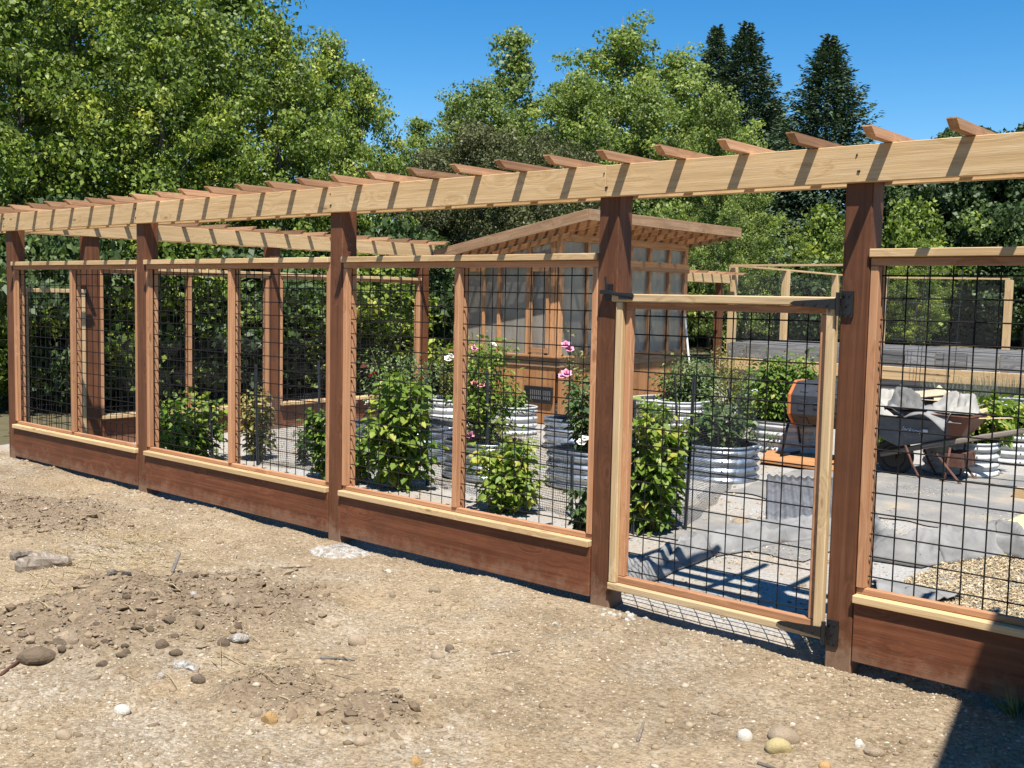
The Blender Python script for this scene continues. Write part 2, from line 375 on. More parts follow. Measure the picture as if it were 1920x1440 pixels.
# numpy value noise -----------------------------------------------------------
def vnoise(x, y, seed=0):
    xi = np.floor(x).astype(np.int64); yi = np.floor(y).astype(np.int64); fx = x-xi; fy = y-yi
    def h(a, b):
        n = (a*374761393 + b*668265263 + seed*1442695041) & 0xffffffff
        n = ((n ^ (n >> 13))*1274126177) & 0xffffffff
        return ((n ^ (n >> 16)) & 0xffff)/65535.0
    u = fx*fx*(3-2*fx); v = fy*fy*(3-2*fy)
    return (h(xi, yi)*(1-u)+h(xi+1, yi)*u)*(1-v) + (h(xi, yi+1)*(1-u)+h(xi+1, yi+1)*u)*v
def fbm(x, y, s, seed=0, oct=3):
    t = 0; a = 1; n = 0
    for o in range(oct): t = t+a*(vnoise(x*s, y*s, seed+o*17)-.5); n += a; a *= .5; s *= 2.03
    return t/n*2

# ------------------------------------------------------------------ ground
PATCH = [(G(330, 1150), 0.75), (G(120, 1190), 0.55), (G(40, 985), 0.8), (G(510, 1300), 0.30), (G(700, 1340), 0.22)]
MD = G(250, 1165)
def sstep(a, b, x): t = np.clip((x-a)/(b-a), 0, 1); return t*t*(3-2*t)
def patchmask(x, y):
    m = 0*x
    for c, r in PATCH:
        d = np.hypot(x-c.x, (y-c.y))/r + 0.35*fbm(x, y, 2.2, 71, 3)
        m = np.maximum(m, 1-sstep(.55, 1.1, d))
    return m
def gz(x, y):
    x = np.asarray(x, float); y = np.asarray(y, float)
    front = 1-sstep(-.10, .20, y)
    pm = patchmask(x, y)
    z = 0.030*fbm(x, y, .55, 3, 2) + front*(0.022*fbm(x, y, 2.1, 5, 3) + .012*fbm(x, y, 8, 9, 2) + .016*np.abs(fbm(x*1.6+y*.7, y*2.2-x*.4, 1.3, 19, 2)))
    z = z + front*pm*(0.060*np.abs(fbm(x, y, 4, 31, 3))+.045*np.abs(fbm(x, y, 11, 33, 2)) + .03) + front*(.10*np.exp(-(((x+8.6)/1.6)**2+((y+1.6)/.55)**2)) + .09*np.exp(-(((x-MD.x)/.75)**2+((y-MD.y)/.40)**2)))
    z = z + (1-front)*(0.006*fbm(x, y, 6, 15, 2))
    # dug strip below the fence boards
    z = z - (0.030+.035*fbm(x, y, .8, 51, 2)+.004*(x+10))*np.exp(-((y-.05)/.10)**2)*sstep(-12, -10.8, x)
    # ground climbs gently behind the left fence and far out
    z = z + 0.9*sstep(14, 40, y-.2*x*0) + .35*sstep(-11.4, -16, x)*0
    return z
def gzf(x, y): return float(gz(np.array([x]), np.array([y]))[0])
xs = np.concatenate([[-500, -260, -140, -80, -50, -34, -24, -18, -15], np.arange(-13.2, 2.0, .038), [2.3, 3, 4.5, 7, 12, 20, 40, 80, 160, 300]])
ys = np.concatenate([[-300, -120, -60, -30, -16, -10, -7, -5.6], np.arange(-4.9, .5, .038), np.arange(.5, 8, .09), np.arange(8, 16, .35), [17, 18.5, 20, 23, 27, 32, 38, 46, 60, 90, 140, 240, 500]])
GX, GY = np.meshgrid(xs, ys); GZ = gz(GX, GY)
nx, ny = len(xs), len(ys)
me = bpy.data.meshes.new('ground')
idx = np.arange(nx*ny).reshape(ny, nx)
quad = np.stack([idx[:-1, :-1], idx[:-1, 1:], idx[1:, 1:], idx[1:, :-1]], -1).reshape(-1, 4)
me.vertices.add(nx*ny); me.loops.add(len(quad)*4); me.polygons.add(len(quad))
me.vertices.foreach_set('co', np.stack([GX, GY, GZ], -1).astype(np.float32).ravel())
me.loops.foreach_set('vertex_index', quad.astype(np.int32).ravel())
me.polygons.foreach_set('loop_start', np.arange(0, len(quad)*4, 4, dtype=np.int32))
me.update(calc_edges=True)
me.polygons.foreach_set('use_smooth', np.ones(len(quad), bool))
for nm, arr in (('clod', patchmask(GX, GY)), ('garden', sstep(.02, .22, GY+.06*fbm(GX, GY, 4, 8, 2)))):
    a = me.attributes.new(nm, 'FLOAT', 'POINT'); a.data.foreach_set('value', arr.astype(np.float32).ravel())
def ground_mat():
    m, n, l, b = mat('dry_dirt')
    ge = n.new('ShaderNodeNewGeometry'); P = ge.outputs['Position']
    big = noise(n, l, P, 0.55, 5, 0.6); mid = noise(n, l, P, 3.2, 8, 0.68); fine = noise(n, l, P, 38, 6, 0.75)
    r1 = ramp(n, [(0.30, (0.205, 0.148, 0.088)), (0.5, (0.298, 0.223, 0.138)), (0.72, (0.37, 0.293, 0.195))]); l.new(mid.outputs[0], r1.inputs[0])
    r2 = ramp(n, [(0.35, (0.70, 0.68, 0.66)), (0.5, (1, 1, 1)), (0.68, (1.18, 1.17, 1.14))]); l.new(big.outputs[0], r2.inputs[0])
    dirt = mixc(n, l, r1.outputs[0], r2.outputs[0], 1.0, 'MULTIPLY')
    # ochre patches
    och = noise(n, l, P, 1.3, 3, 0.5); ro = ramp(n, [(0.56, (0, 0, 0)), (0.72, (1, 1, 1))]); l.new(och.outputs[0], ro.inputs[0])
    dirt = mixc(n, l, dirt, (0.34, 0.23, 0.115), math_n(n, l, 'MULTIPLY', ro.outputs[0], 0.5))
    # pale gravel drifts
    gp = noise(n, l, P, 0.9, 6, 0.6); rg = ramp(n, [(0.50, (0, 0, 0)), (0.64, (1, 1, 1))]); l.new(gp.outputs[0], rg.inputs[0])
    vg = n.new('ShaderNodeTexVoronoi'); vg.inputs['Scale'].default_value = 55; l.new(P, vg.inputs['Vector'])
    vs = ramp(n, [(0.0, (0.24, 0.195, 0.14)), (0.5, (0.36, 0.31, 0.24)), (1, (0.47, 0.43, 0.36))])
    sv = n.new('ShaderNodeSeparateColor'); l.new(vg.outputs['Color'], sv.inputs[0]); l.new(sv.outputs[0], vs.inputs[0])
    dirt = mixc(n, l, dirt, vs.outputs[0], math_n(n, l, 'ADD', math_n(n, l, 'MULTIPLY', rg.outputs[0], 0.55), 0.14))
    # fine grains
    rf = ramp(n, [(0.36, (0.50, 0.47, 0.43)), (0.52, (1, 1, 1)), (0.66, (1.28, 1.26, 1.22))]); l.new(fine.outputs[0], rf.inputs[0])
    dirt = mixc(n, l, dirt, rf.outputs[0], 0.85, 'MULTIPLY')
    ac = n.new('ShaderNodeAttribute'); ac.attribute_name = 'clod'
    cl = ramp(n, [(0.3, (0.135, 0.098, 0.065)), (0.7, (0.25, 0.188, 0.125))]); l.new(fine.outputs[0], cl.inputs[0])
    dirt = mixc(n, l, dirt, cl.outputs[0], math_n(n, l, 'MULTIPLY', ac.outputs['Fac'], 0.8))
    # garden floor: grey grit over soil
    gg = noise(n, l, P, 60, 5, 0.8); rgg = ramp(n, [(0.3, (0.20, 0.19, 0.175)), (0.52, (0.36, 0.35, 0.33)), (0.72, (0.52, 0.50, 0.47))]); l.new(gg.outputs[0], rgg.inputs[0])
    gm = noise(n, l, P, 1.7, 5, 0.6); rgm = ramp(n, [(0.42, (0.25, 0.19, 0.125)), (0.58, (1, 1, 1))]); l.new(gm.outputs[0], rgm.inputs[0])
    gard = mixc(n, l, rgg.outputs[0], mixc(n, l, (0.34, 0.27, 0.19), rgg.outputs[0], rgm.outputs[0]), 0.6)
    ag = n.new('ShaderNodeAttribute'); ag.attribute_name = 'garden'
    c = mixc(n, l, dirt, gard, ag.outputs['Fac'])
    # forest floor beyond the fences
    sx = n.new('ShaderNodeSeparateXYZ'); l.new(P, sx.inputs[0])
    out1 = math_n(n, l, 'GREATER_THAN', sx.outputs['Y'], 22.0)
    wob = math_n(n, l, 'ADD', sx.outputs['X'], math_n(n, l, 'MULTIPLY', mid.outputs[0], 0.8))
    out2 = math_n(n, l, 'LESS_THAN', wob, -11.2)
    c = mixc(n, l, c, mixc(n, l, (0.07, 0.065, 0.03), (0.16, 0.13, 0.08), mid.outputs[0]), math_n(n, l, 'MAXIMUM', out1, out2))
    l.new(c, b.inputs['Base Color']); b.inputs['Roughness'].default_value = 0.95; b.inputs['Specular IOR Level'].default_value = 0.12
    hs = math_n(n, l, 'ADD', math_n(n, l, 'MULTIPLY', fine.outputs[0], 0.8), math_n(n, l, 'ADD', mid.outputs[0], math_n(n, l, 'MULTIPLY', vg.outputs['Distance'], -0.5)))
    bump(n, l, hs, 0.75, 0.022, b)
    return m
me.materials.append(ground_mat())
tag(link(bpy.data.objects.new('ground', me)), kind='structure')

# ------------------------------------------------------------------ front fence with pergola top
PD = 0.132                                                  # post depth / width
RB, ST, HB, HT = 1.886, 0.362, 2.266, 2.436                 # rail underside, sill strip top, header underside, header top
def wire_panel(mb, a0, a1, z0, z1, plane, along, step=0.1016, r=0.0036, over=0.022):
    """steel mesh in a vertical plane; along='X' or 'Y'"""
    def P(a, z, o=0.0): return Vector((a, plane+o, z)) if along == 'X' else Vector((plane+o, a, z))
    n = int((a1-a0)/step); s = (a1-a0-n*step)/2
    k = 0
    a = a0+s
    while a <= a1+1e-6:
        w = random.uniform(-.003, .003)
        mb.prism(P(a+w, z0-over), P(a+w, z1+over), r); a += step
    z = z1-0.045
    while z > z0+.01:
        w = random.uniform(-.003, .003)
        mb.prism(P(a0-over, z+w, -.0055), P(a1+over, z+w, -.0055), r); z -= step
PX = [-10.885, -8.405, -5.85, -3.535, -2.118, 0.36]         # left sides of the posts
fence = thing('trellis_fence', (-5, 0, 0), 'long fence of dark stained posts, wire mesh panels and overhead pergola slats, facing the dirt', 'fence')
for i, x in enumerate(PX):
    o = bar('post', (x, 0, -.35), (x+PD, PD, HB+.12), W_POST, fence, 'Z', 0.006)
    o.rotation_euler.y += (.0012, -.0015, .001, -.0012, .0015, 0)[i]
for (a, b_) in ((-11.9, -8.34), (-8.338, -3.47), (-3.468, 1.2)):
    bar('header_board', (a, -.040, HB), (b_, -.002, HT), W_CEDAR, fence, 'X')
    bar('header_board', (a, PD+.002, HB), (b_, PD+.040, HT), W_CEDAR, fence, 'X')
for x in PX[:5]:
    h = MB()
    for dz in (.05, .125): h.prism((x+PD/2+random.uniform(-.02, .02), -.0405, HB+dz), (x+PD/2+random.uniform(-.02, .02), -.0425, HB+dz), .005, n=6)
    h.obj('screws', M_IRON, fence)
def slat_mesh():
    L0, L1, h, w = -.29, .53, .043, .042
    v = []; c = .05
    for y in (-w/2, w/2):
        v += [(L0+c, y, 0), (L1-c, y, 0), (L1, y, h*.86), (L1, y, h), (L0, y, h), (L0, y, h*.86)]
    f = [(0, 1, 2, 3, 4, 5), (11, 10, 9, 8, 7, 6)]
    for i in range(6): j = (i+1) % 6; f.append((j, i, i+6, j+6))
    me = bpy.data.meshes.new('slat'); me.from_pydata(v, [], f); me.update(); me.materials.append(W_SLAT); return me
SLAT = slat_mesh()
k = 0
while True:
    x = -1.55 - .3575*k + (.3575*5)
    if x < -11.85: break
    o = link(bpy.data.objects.new('slat', SLAT)); o.location = (x+random.uniform(-.006, .006), random.uniform(-.012, .012), HT+.001)
    o.rotation_euler = (random.uniform(-.01, .01), 0, math.pi/2+random.uniform(-.012, .012)); adopt(o, fence); k += 1
def panel(x0, x1, par, mid=True, zb=.012):
    # top rail: proud cap over a nailing strip, sill: proud cap under a strip
    bar('top_rail', (x0, -.018, RB+.038), (x1, .112, RB+.076), W_CEDAR, par, 'X')
    bar('nailing_strip', (x0, .008, RB), (x1, .050, RB+.0365), W_STUD, par, 'X')
    bar('sill', (x0, -.030, .300), (x1, .125, .337), W_CEDAR, par, 'X')
    bar('nailing_strip', (x0, .016, .3385), (x1, .052, ST+.006), W_STUD, par, 'X')
    bar('skirt_board', (x0, -.006, zb), (x1, .032, .2985), W_SKIRT, par, 'X', 0.004)
    zs0, zs1 = ST+.0075, RB-.0015
    ss = [x0+.001, x1-.041] + ([(x0+x1)/2-.02] if mid else [])
    for s in ss:
        bar('stud', (s, .006, zs0), (s+.040, .050, zs1), W_STUD, par, 'Z')
        bar('backing_strip', (s+.0015, .062, zs0-.02), (s+.0385, .10, zs1+.02), W_STUD, par, 'Z')
    mb = MB(); wire_panel(mb, x0+.01, x1-.01, ST, RB, .0575, 'X'); mb.obj('wire_panel', M_WIRE, par)
g = .0025
panel(PX[0]+PD+g, PX[1]-g, fence); panel(PX[1]+PD+g, PX[2]-g, fence); panel(PX[2]+PD+g, PX[3]-g, fence); panel(PX[4]+PD+g, PX[5]-g, fence, True)

# front gate ---------------------------------------------------------------
gx0, gx1 = PX[3]+PD+.012, PX[4]-.012
gate = thing('garden_gate', ((gx0+gx1)/2, 0, 0), 'cedar framed wire mesh gate with black strap hinges, closed between two posts', 'gate')
bar('top_rail', (gx0-.03, -.030, 1.695), (gx1+.01, .060, 1.738), W_GATE, gate, 'X', .005)
bar('bottom_rail', (gx0-.006, -.030, .090), (gx1+.004, .060, .130), W_GATE, gate, 'X', .005)
for a, b_ in ((gx0, gx0+.046), (gx1-.046, gx1)):
    bar('stile', (a, -.026, .1315), (b_, .016, 1.6935), W_GATE, gate, 'Z', .004)
for a, b_ in ((gx0+.0475, gx0+.085), (gx1-.085, gx1-.0475)):
    bar('inner_stile', (a, .004, .17), (b_, .045, 1.655), W_STUD, gate, 'Z')
bar('inner_rail', (gx0+.0475, .0, 1.657), (gx1-.0475, .045, 1.6935), W_STUD, gate, 'X')
bar('inner_rail', (gx0+.0475, .0, .1315), (gx1-.0475, .045, .168), W_STUD, gate, 'X')
mb = MB(); wire_panel(mb, gx0+.06, gx1-.06, .16, 1.665, .053, 'X'); mb.obj('wire_panel', M_WIRE, gate)
def hinge(z, lo):
    y = -.036
    h = MB()                                               # tapering strap on the gate
    x1 = gx1+.006; L = .235; t = .005; ys = -.0325
    v = [(x1, ys-t, z-.026), (x1, ys-t, z+.026), (x1-L+.02, ys-t, z+.011), (x1-L, ys-t, z), (x1-L+.02, ys-t, z-.011)]
    k = len(v); vv = v + [(a, ys, c) for a, _, c in v]
    f = [tuple(range(k)), tuple(reversed(range(k, 2*k)))] + [(i, i+k, (i+1) % k+k, (i+1) % k) for i in range(k)]
    o = mesh_obj('hinge', vv, f, M_IRON, gate)
    h = MB(); h.prism((x1+.010, ys-.006, z-.055), (x1+.010, ys-.006, z+.055), .011, n=8); h.obj('hinge_pin', M_IRON, o)
    h = MB(); h.box((x1+.014, -.012, z-.062), (x1+.072, -.001, z+.062)); h.obj('hinge_plate', M_IRON, o)
    h = MB()
    for dx, dz in ((.03, .045), (.056, .045), (.03, -.045), (.056, -.045), (.043, 0)): h.prism((x1+dx, -.017, z+dz), (x1+dx, -.011, z+dz), .007, n=6)
    for dx in (.04, .10, .165): h.prism((x1-dx, ys-.010, z), (x1-dx, ys-.004, z), .0065, n=6)
    h.obj('bolt', M_IRON, o)
hinge(1.705, 0); hinge(.128, 0)
h = MB(); lx = gx0-.02; h.box((lx-.062, -.020, 1.70), (lx-.018, -.001, 1.79)); h.box((lx-.075, -.048, 1.735), (lx-.012, -.0205, 1.757))
h.prism((lx-.040, -.036, 1.74), (lx-.046, -.040, 1.83), .006, n=6); h.prism((lx-.02, -.040, 1.742), (lx+.14, -.040, 1.726), .010, .012, n=6)
h.box((lx+.05, -.047, 1.708), (lx+.13, -.031, 1.742)); h.obj('latch', M_IRON, gate)
h = MB(); h.tube([(-5.64+.018*math.sin(i*.9), -.006+.004*math.cos(i), 1.97+.009*i) for i in range(16)], .0035, 5)
tag(h.obj('chain', M_RUST), 'short rusty chain hanging on a fence post beside the top rail', 'chain')

# ------------------------------------------------------------------ left side fence
SX = -10.90
side = thing('side_fence', (SX, 3, 0), 'side fence of stained posts and mesh running back from the corner to the greenhouse', 'fence')
SY = [0.845, 3.225, 5.83]
for y in SY: bar('post', (SX-PD, y, -.3), (SX, y+PD+.03, HB+.12), W_POST, side, 'Z', .006)
for a, b_ in ((.175, 3.3), (3.302, 6.05)):
    bar('header_board', (SX+.002, a, HB), (SX+.040, b_, HT-.002), W_CEDAR, side, 'Y')
    bar('header_board', (SX-PD-.040, a, HB), (SX-PD-.002, b_, HT-.002), W_CEDAR, side, 'Y')
y = .55
while y < 6.1:
    o = link(bpy.data.objects.new('slat', SLAT)); o.location = (SX-.13+random.uniform(-.01, .01), y, HT); o.rotation_euler = (random.uniform(-.01, .01), 0, random.uniform(-.012, .012)); adopt(o, side); y += .36
def side_panel(y0, y1, par, x=SX, mid=True):
    bar('top_rail', (x-.11, y0, RB+.038), (x+.016, y1, RB+.076), W_CEDAR, par, 'Y')
    bar('nailing_strip', (x-.05, y0, RB), (x-.008, y1, RB+.0365), W_STUD, par, 'Y')
    bar('sill', (x-.125, y0, .300), (x+.045, y1, .337), W_CEDAR, par, 'Y')
    bar('skirt_board', (x-.068, y0, .0), (x-.030, y1, .2985), W_SKIRT, par, 'Y')
    for s in [y0+.001, y1-.041] + ([(y0+y1)/2-.02] if mid else []):
        bar('stud', (x-.09, s, .3385), (x-.006, s+.040, RB-.0015), W_STUD, par, 'Z')
    mb = MB(); wire_panel(mb, y0+.01, y1-.01, ST, RB, x-.05, 'Y'); mb.obj('wire_panel', M_WIRE, par)
side_panel(SY[0]+PD+.032, SY[1]-g, side); side_panel(SY[1]+PD+.032, SY[2]-g, side)
sg = thing('side_gate', (SX, .5, 0), 'narrow pale timber gate with mesh beside the fence corner post', 'gate')
bar('top_rail', (SX-.06, .16, 1.665), (SX+.02, .838, 1.705), W_GATE, sg, 'Y'); bar('bottom_rail', (SX-.06, .16, .10), (SX+.02, .838, .14), W_GATE, sg, 'Y')
for a in (.165, .778): bar('stile', (SX-.04, a, .1415), (SX+.01, a+.055, 1.6635), W_GATE, sg, 'Z')
mb = MB(); wire_panel(mb, .2, .8, .16, 1.65, SX-.045, 'Y'); mb.obj('wire_panel', M_WIRE, sg)

# rear stretch of the side fence past the greenhouse, and the pen behind it
rear = thing('rear_fence', (SX, 13.5, 0), 'far stained fence corner with short slatted header beyond the greenhouse', 'fence')
for y in (10.2, 14.25): bar('post', (SX-PD, y, -.3), (SX, y+PD, 2.30), W_POST, rear, 'Z', .006)
bar('header_board', (SX+.002, 10.0, 2.10), (SX+.040, 14.62, 2.265), W_CEDAR, rear, 'Y'); bar('header_board', (SX-PD-.040, 10.0, 2.10), (SX-PD-.002, 14.62, 2.265), W_CEDAR, rear, 'Y')
y = 10.2
while y < 14.6:
    o = link(bpy.data.objects.new('slat', SLAT)); o.location = (SX-.13, y, 2.267); adopt(o, rear); y += .36
bar('top_rail', (SX-.11, 10.34, 1.74), (SX+.016, 14.248, 1.80), W_CEDAR, rear, 'Y'); bar('sill', (SX-.125, 10.34, .30), (SX+.045, 14.248, .337), W_CEDAR, rear, 'Y')
bar('skirt_board', (SX-.068, 10.34, 0), (SX-.03, 14.248, .2985), W_SKIRT, rear, 'Y')
pen = thing('mesh_pen', (-8, 16, 0), 'far pen of pale timber posts, thin rails and fine wire cloth behind the garden', 'fence')
ptop = [(SX, 14.75), (SX, 17.1), (SX, 19.7)]
c4 = onY(1657, 522, 19.9); c5 = onY(1893, 525, 19.9)
ptop += [(c4.x, 19.9), (c5.x, 19.9)]; ztop = [2.44, 2.43, 2.41, c4.z, c5.z]
for (x, y), z in zip(ptop, ztop):
    bar('post', (x-.07, y-.07, -.2), (x+.07, y+.07, z-.002), W_CEDAR, pen, 'Z')
for i in range(4):
    beam('rail', (*ptop[i], ztop[i]+.02), (*ptop[i+1], ztop[i+1]+.02), .09, .036, W_CEDAR, pen)
    a, c = Vector((*ptop[i], 0)), Vector((*ptop[i+1], 0)); L = (c-a).length
    o = mesh_obj('wire_cloth', [(0, 0, .9), (L, 0, .9), (L, 0, 2.4), (0, 0, 2.4)], [(0, 1, 2, 3)], M_CLOTH)
    o.location = a; o.rotation_euler.z = math.atan2(c.y-a.y, c.x-a.x); adopt(o, pen)
bar('near_rail', (SX, 14.58, 2.44), (-2.5, 14.66, 2.48), W_CEDAR, pen, 'X')
bar('near_post', (-2.6, 14.5, -.2), (-2.46, 14.64, 2.438), W_STUD, pen, 'Z')
mb = MB()
for px in (1668, 1735, 1742, 1806):                        # taller mesh trellis standing inside
    p = onY(px, 500, 13.2); q = onY(px-20, 735, 13.2); mb.prism((p.x, 13.2, p.z), (q.x, 13.2, max(q.z, .02)), .006)
for pz in (505, 565, 635, 686):
    p = onY(1672, pz, 13.2); q = onY(1802, pz+8, 13.2); mb.prism((p.x, 13.19, p.z), (q.x, 13.19, q.z), .005)
tag(mb.obj('plant_trellis', M_STAKE), 'thin dark metal plant trellis standing in the bed behind the wheelbarrow', 'trellis')

# raised bed with grey panels on a timber base board
rbed = thing('raised_bed', (-6.5, 14, 0), 'long raised bed with dark grey panels above a pale timber board at the back', 'raised bed')
bar('base_board', (-10.4, 13.40, .44), (-2.6, 13.45, .66), W_CEDAR, rbed, 'X')
bar('lower_board', (-10.4, 13.46, -.05), (-2.6, 13.50, .438), W_GREY, rbed, 'X')
x = -10.3; kk = 0
while x < -2.7:
    w = .42 if kk < 7 else .52
    bar('panel', (x, 13.52+.01*(kk % 2), .662), (x+w-.02, 13.57+.01*(kk % 2), .93+.012*math.sin(kk*2.1)), W_GREY, rbed, 'X'); x += w; kk += 1
for j in range(7): bar('cap_plank', (-10.3+.1*(j % 3), 13.64+.32*j, .90+.018*(j % 2)), (-2.7, 13.92+.32*j, .945+.018*(j % 2)), W_GREY, rbed, 'X')
bar('end_panel', (-10.34, 13.62, 0), (-10.305, 15.9, .9), W_GREY, rbed, 'Y')

# ------------------------------------------------------------------ greenhouse
GX0, GX1, GY0, GY1 = -10.74, -8.80, 6.34, 9.55
gh = thing('greenhouse', (-9.8, 7.9, 0), 'small cedar greenhouse with cloudy panes and a single pitch slatted roof', 'greenhouse')
RX0, RX1, RY0, RY1 = -10.78, -8.10, 6.0, 9.83               # roof edges
def rz(x): return 2.385 + (2.84-2.385)*(x+10.68)/(10.68-8.10) # top of the fascia
ZS, ZBD = 0.945, 2.14
# knee wall of vertical planks
def planks(a0, a1, axis, c, out):
    n = max(1, round((a1-a0)/.145)); w = (a1-a0)/n
    for i in range(n):
        j = random.uniform(0, .004)*out
        if axis == 'X': bar('plank', (a0+i*w+.002, c+j, .02), (a0+(i+1)*w-.002, c+j+.022, ZS-.16), W_KNEE, gh, 'Z', .002)
        else: bar('plank', (c+j, a0+i*w+.002, .02), (c+j+.022, a0+(i+1)*w-.002, ZS-.16), W_KNEE, gh, 'Z', .002)
planks(GX0+.05, GX1-.05, 'X', GY0+.01, -1); planks(GY0+.05, GY1-.05, 'Y', GX1-.032, 1); planks(GY0+.05, GY1-.05, 'Y', GX0+.01, -1); planks(GX0+.05, GX1-.05, 'X', GY1-.032, 1)
for a in (GY0-.012, GY1-.022):
    bar('apron_board', (GX0-.01, a, ZS-.158), (GX1+.01, a+.034, ZS-.03), W_FASCIA, gh, 'X')
    bar('ledge', (GX0-.04, a-.04, ZS-.0285), (GX1+.05, a+.10, ZS), W_HOUSE, gh, 'X')
for a in (GX0-.012, GX1-.022):
    bar('apron_board', (a, GY0+.024, ZS-.156), (a+.034, GY1-.024, ZS-.032), W_FASCIA, gh, 'Y')
    bar('ledge', (a-.03, GY0+.09, ZS-.031), (a+.07, GY1-.064, ZS-.002), W_HOUSE, gh, 'Y')
def stud_gh(x, y, w, d, z0, z1): bar('stud', (x, y, z0), (x+w, y+d, z1), W_HOUSE, gh, 'Z')
fx = [onY(p, 600, GY0).x for p in (931, 985)]
for x, w in ((GX0, .09), (fx[0], .05), (fx[1], .075), (GX1-.155, .07), (GX1-.075, .075)):
    stud_gh(x, GY0+(.002 if w < .09 else 0), w, .085, ZS+.001, rz(x)-.15)
for x in (GX0, GX1-.09): stud_gh(x, GY1-.09, .09, .09, ZS+.001, rz(x)-.15)
ey = [onX(p, 600, GX1).y for p in (1100, 1140, 1180, 1216, 1252)]
for y in ey: stud_gh(GX1-.087, y, .085, .05, ZS+.001, rz(GX1)-.15)
for y in (7.2, 8.0, 8.8): stud_gh(GX0+.002, y, .085, .05, ZS+.001, rz(GX0)-.15)
for x in (GX0, GX1-.09): bar('corner_post', (x, GY0+.004, -.1), (x+.09, GY0+.009, .02), W_HOUSE, gh)
# outer band
bar('band_board', (GX0-.005, GY0-.030, ZBD), (GX1+.032, GY0-.002, ZBD+.135), W_HOUSE, gh, 'X')
bar('band_board', (GX1+.002, GY0+.001, ZBD), (GX1+.030, GY1, ZBD+.135), W_HOUSE, gh, 'Y')
for x in [GX0+.2, fx[0]+.02, fx[1]+.03, GX1-.1]:
    h = MB(); h.prism((x, GY0-.036, ZBD+.07), (x, GY0-.029, ZBD+.07), .012, n=6); h.obj('bolt', M_IRON, gh)
# cloudy panes, front (sloped top) and sides
def pane(pts, name='pane'):
    mesh_obj(name, pts, [tuple(range(len(pts)))], M_POLY, gh)
xsn = [GX0+.04, fx[0]+.02, fx[1]+.035, GX1-.04]
for a, b_ in zip(xsn[:-1], xsn[1:]):
    pane([(a, GY0+.05, ZS), (b_, GY0+.05, ZS), (b_, GY0+.05, ZBD+.1), (a, GY0+.05, ZBD+.1)])
    pane([(a, GY0+.05, ZBD+.102), (b_, GY0+.05, ZBD+.102), (b_, GY0+.05, rz(b_)-.12), (a, GY0+.05, max(rz(a)-.12, ZBD+.11))])
    pane([(a, GY1-.05, ZS), (b_, GY1-.05, ZS), (b_, GY1-.05, rz(b_)-.12), (a, GY1-.05, rz(a)-.12)])
yy = [GY0+.04]+[y+.025 for y in ey]+[GY1-.04]
for a, b_ in zip(yy[:-1], yy[1:]):
    pane([(GX1-.05, a, ZS), (GX1-.05, b_, ZS), (GX1-.05, b_, ZBD+.1), (GX1-.05, a, ZBD+.1)])
    pane([(GX1-.05, a, ZBD+.102), (GX1-.05, b_, ZBD+.102), (GX1-.05, b_, rz(GX1)-.13), (GX1-.05, a, rz(GX1)-.13)])
yy = [GY0+.04, 7.22, 8.02, 8.82, GY1-.04]
for a, b_ in zip(yy[:-1], yy[1:]): pane([(GX0+.05, a, ZS), (GX0+.05, b_, ZS), (GX0+.05, b_, rz(GX0)-.13), (GX0+.05, a, rz(GX0)-.13)])
# casement windows
def casement(x0, x1, z0, z1):
    w = bar('window_frame', (x0, GY0-.028, z0), (x1, GY0-.001, z0+.06), W_HOUSE, gh, 'X')
    for a in (x0, x1-.045):
        bar('stile', (a, GY0-.0275, z0+.0615), (a+.045, GY0-.0015, z1-.0615), W_HOUSE, w, 'Z')
    bar('top_rail', (x0, GY0-.028, z1-.06), (x1, GY0-.001, z1), W_HOUSE, w, 'X')
casement(fx[1]+.085, GX1-.165, ZS+.03, ZBD-.01); casement(GX0+.095, GX0+.62, ZS+.03, ZBD-.01)
# roof: fascia, rafters, purlins, clear sheet
beam('fascia', (RX0, RY0, rz(RX0)-.07), (RX1, RY0, rz(RX1)-.07), .036, .14, W_FASCIA, gh)
beam('fascia', (RX0, RY1, rz(RX0)-.07), (RX1, RY1, rz(RX1)-.07), .036, .14, W_FASCIA, gh)
beam('fascia', (RX1+.02, RY0-.018, rz(RX1)-.07), (RX1+.02, RY1+.018, rz(RX1)-.07), .036, .14, W_FASCIA, gh)
beam('fascia', (RX0-.02, RY0-.018, rz(RX0)-.07), (RX0-.02, RY1+.018, rz(RX0)-.07), .036, .14, W_FASCIA, gh)
n = 9
for i in range(1, n):
    y = RY0+(RY1-RY0)*i/n
    beam('rafter', (RX0+.002, y, rz(RX0)-.10), (RX1-.001, y, rz(RX1)-.10), .036, .09, W_HOUSE, gh)
for i in range(15):
    x = RX0+.12+(RX1-RX0-.22)*i/14
    beam('purlin', (x, RY0+.02, rz(x)-.036), (x, RY1-.02, rz(x)-.036), .04, .034, W_HOUSE, gh)
for a, b_ in ((-10.7, -10.0), (-9.99, -9.3), (-9.29, -8.6)):          # stepped rafter trims over the front wall
    beam('rake_trim', (a, GY0-.016, rz(a)-.20), (b_, GY0-.016, rz(b_)-.20), .026, .07, W_HOUSE, gh)
beam('top_plate', (GX1-.04, GY0+.09, rz(GX1)-.19), (GX1-.04, GY1-.09, rz(GX1)-.19), .09, .09, W_HOUSE, gh)
o = mesh_obj('roof_sheet', [(RX0, RY0, rz(RX0)+.004), (RX1, RY0, rz(RX1)+.004), (RX1, RY1, rz(RX1)+.004), (RX0, RY1, rz(RX0)+.004)], [(0, 1, 2, 3)], M_POLY, gh)
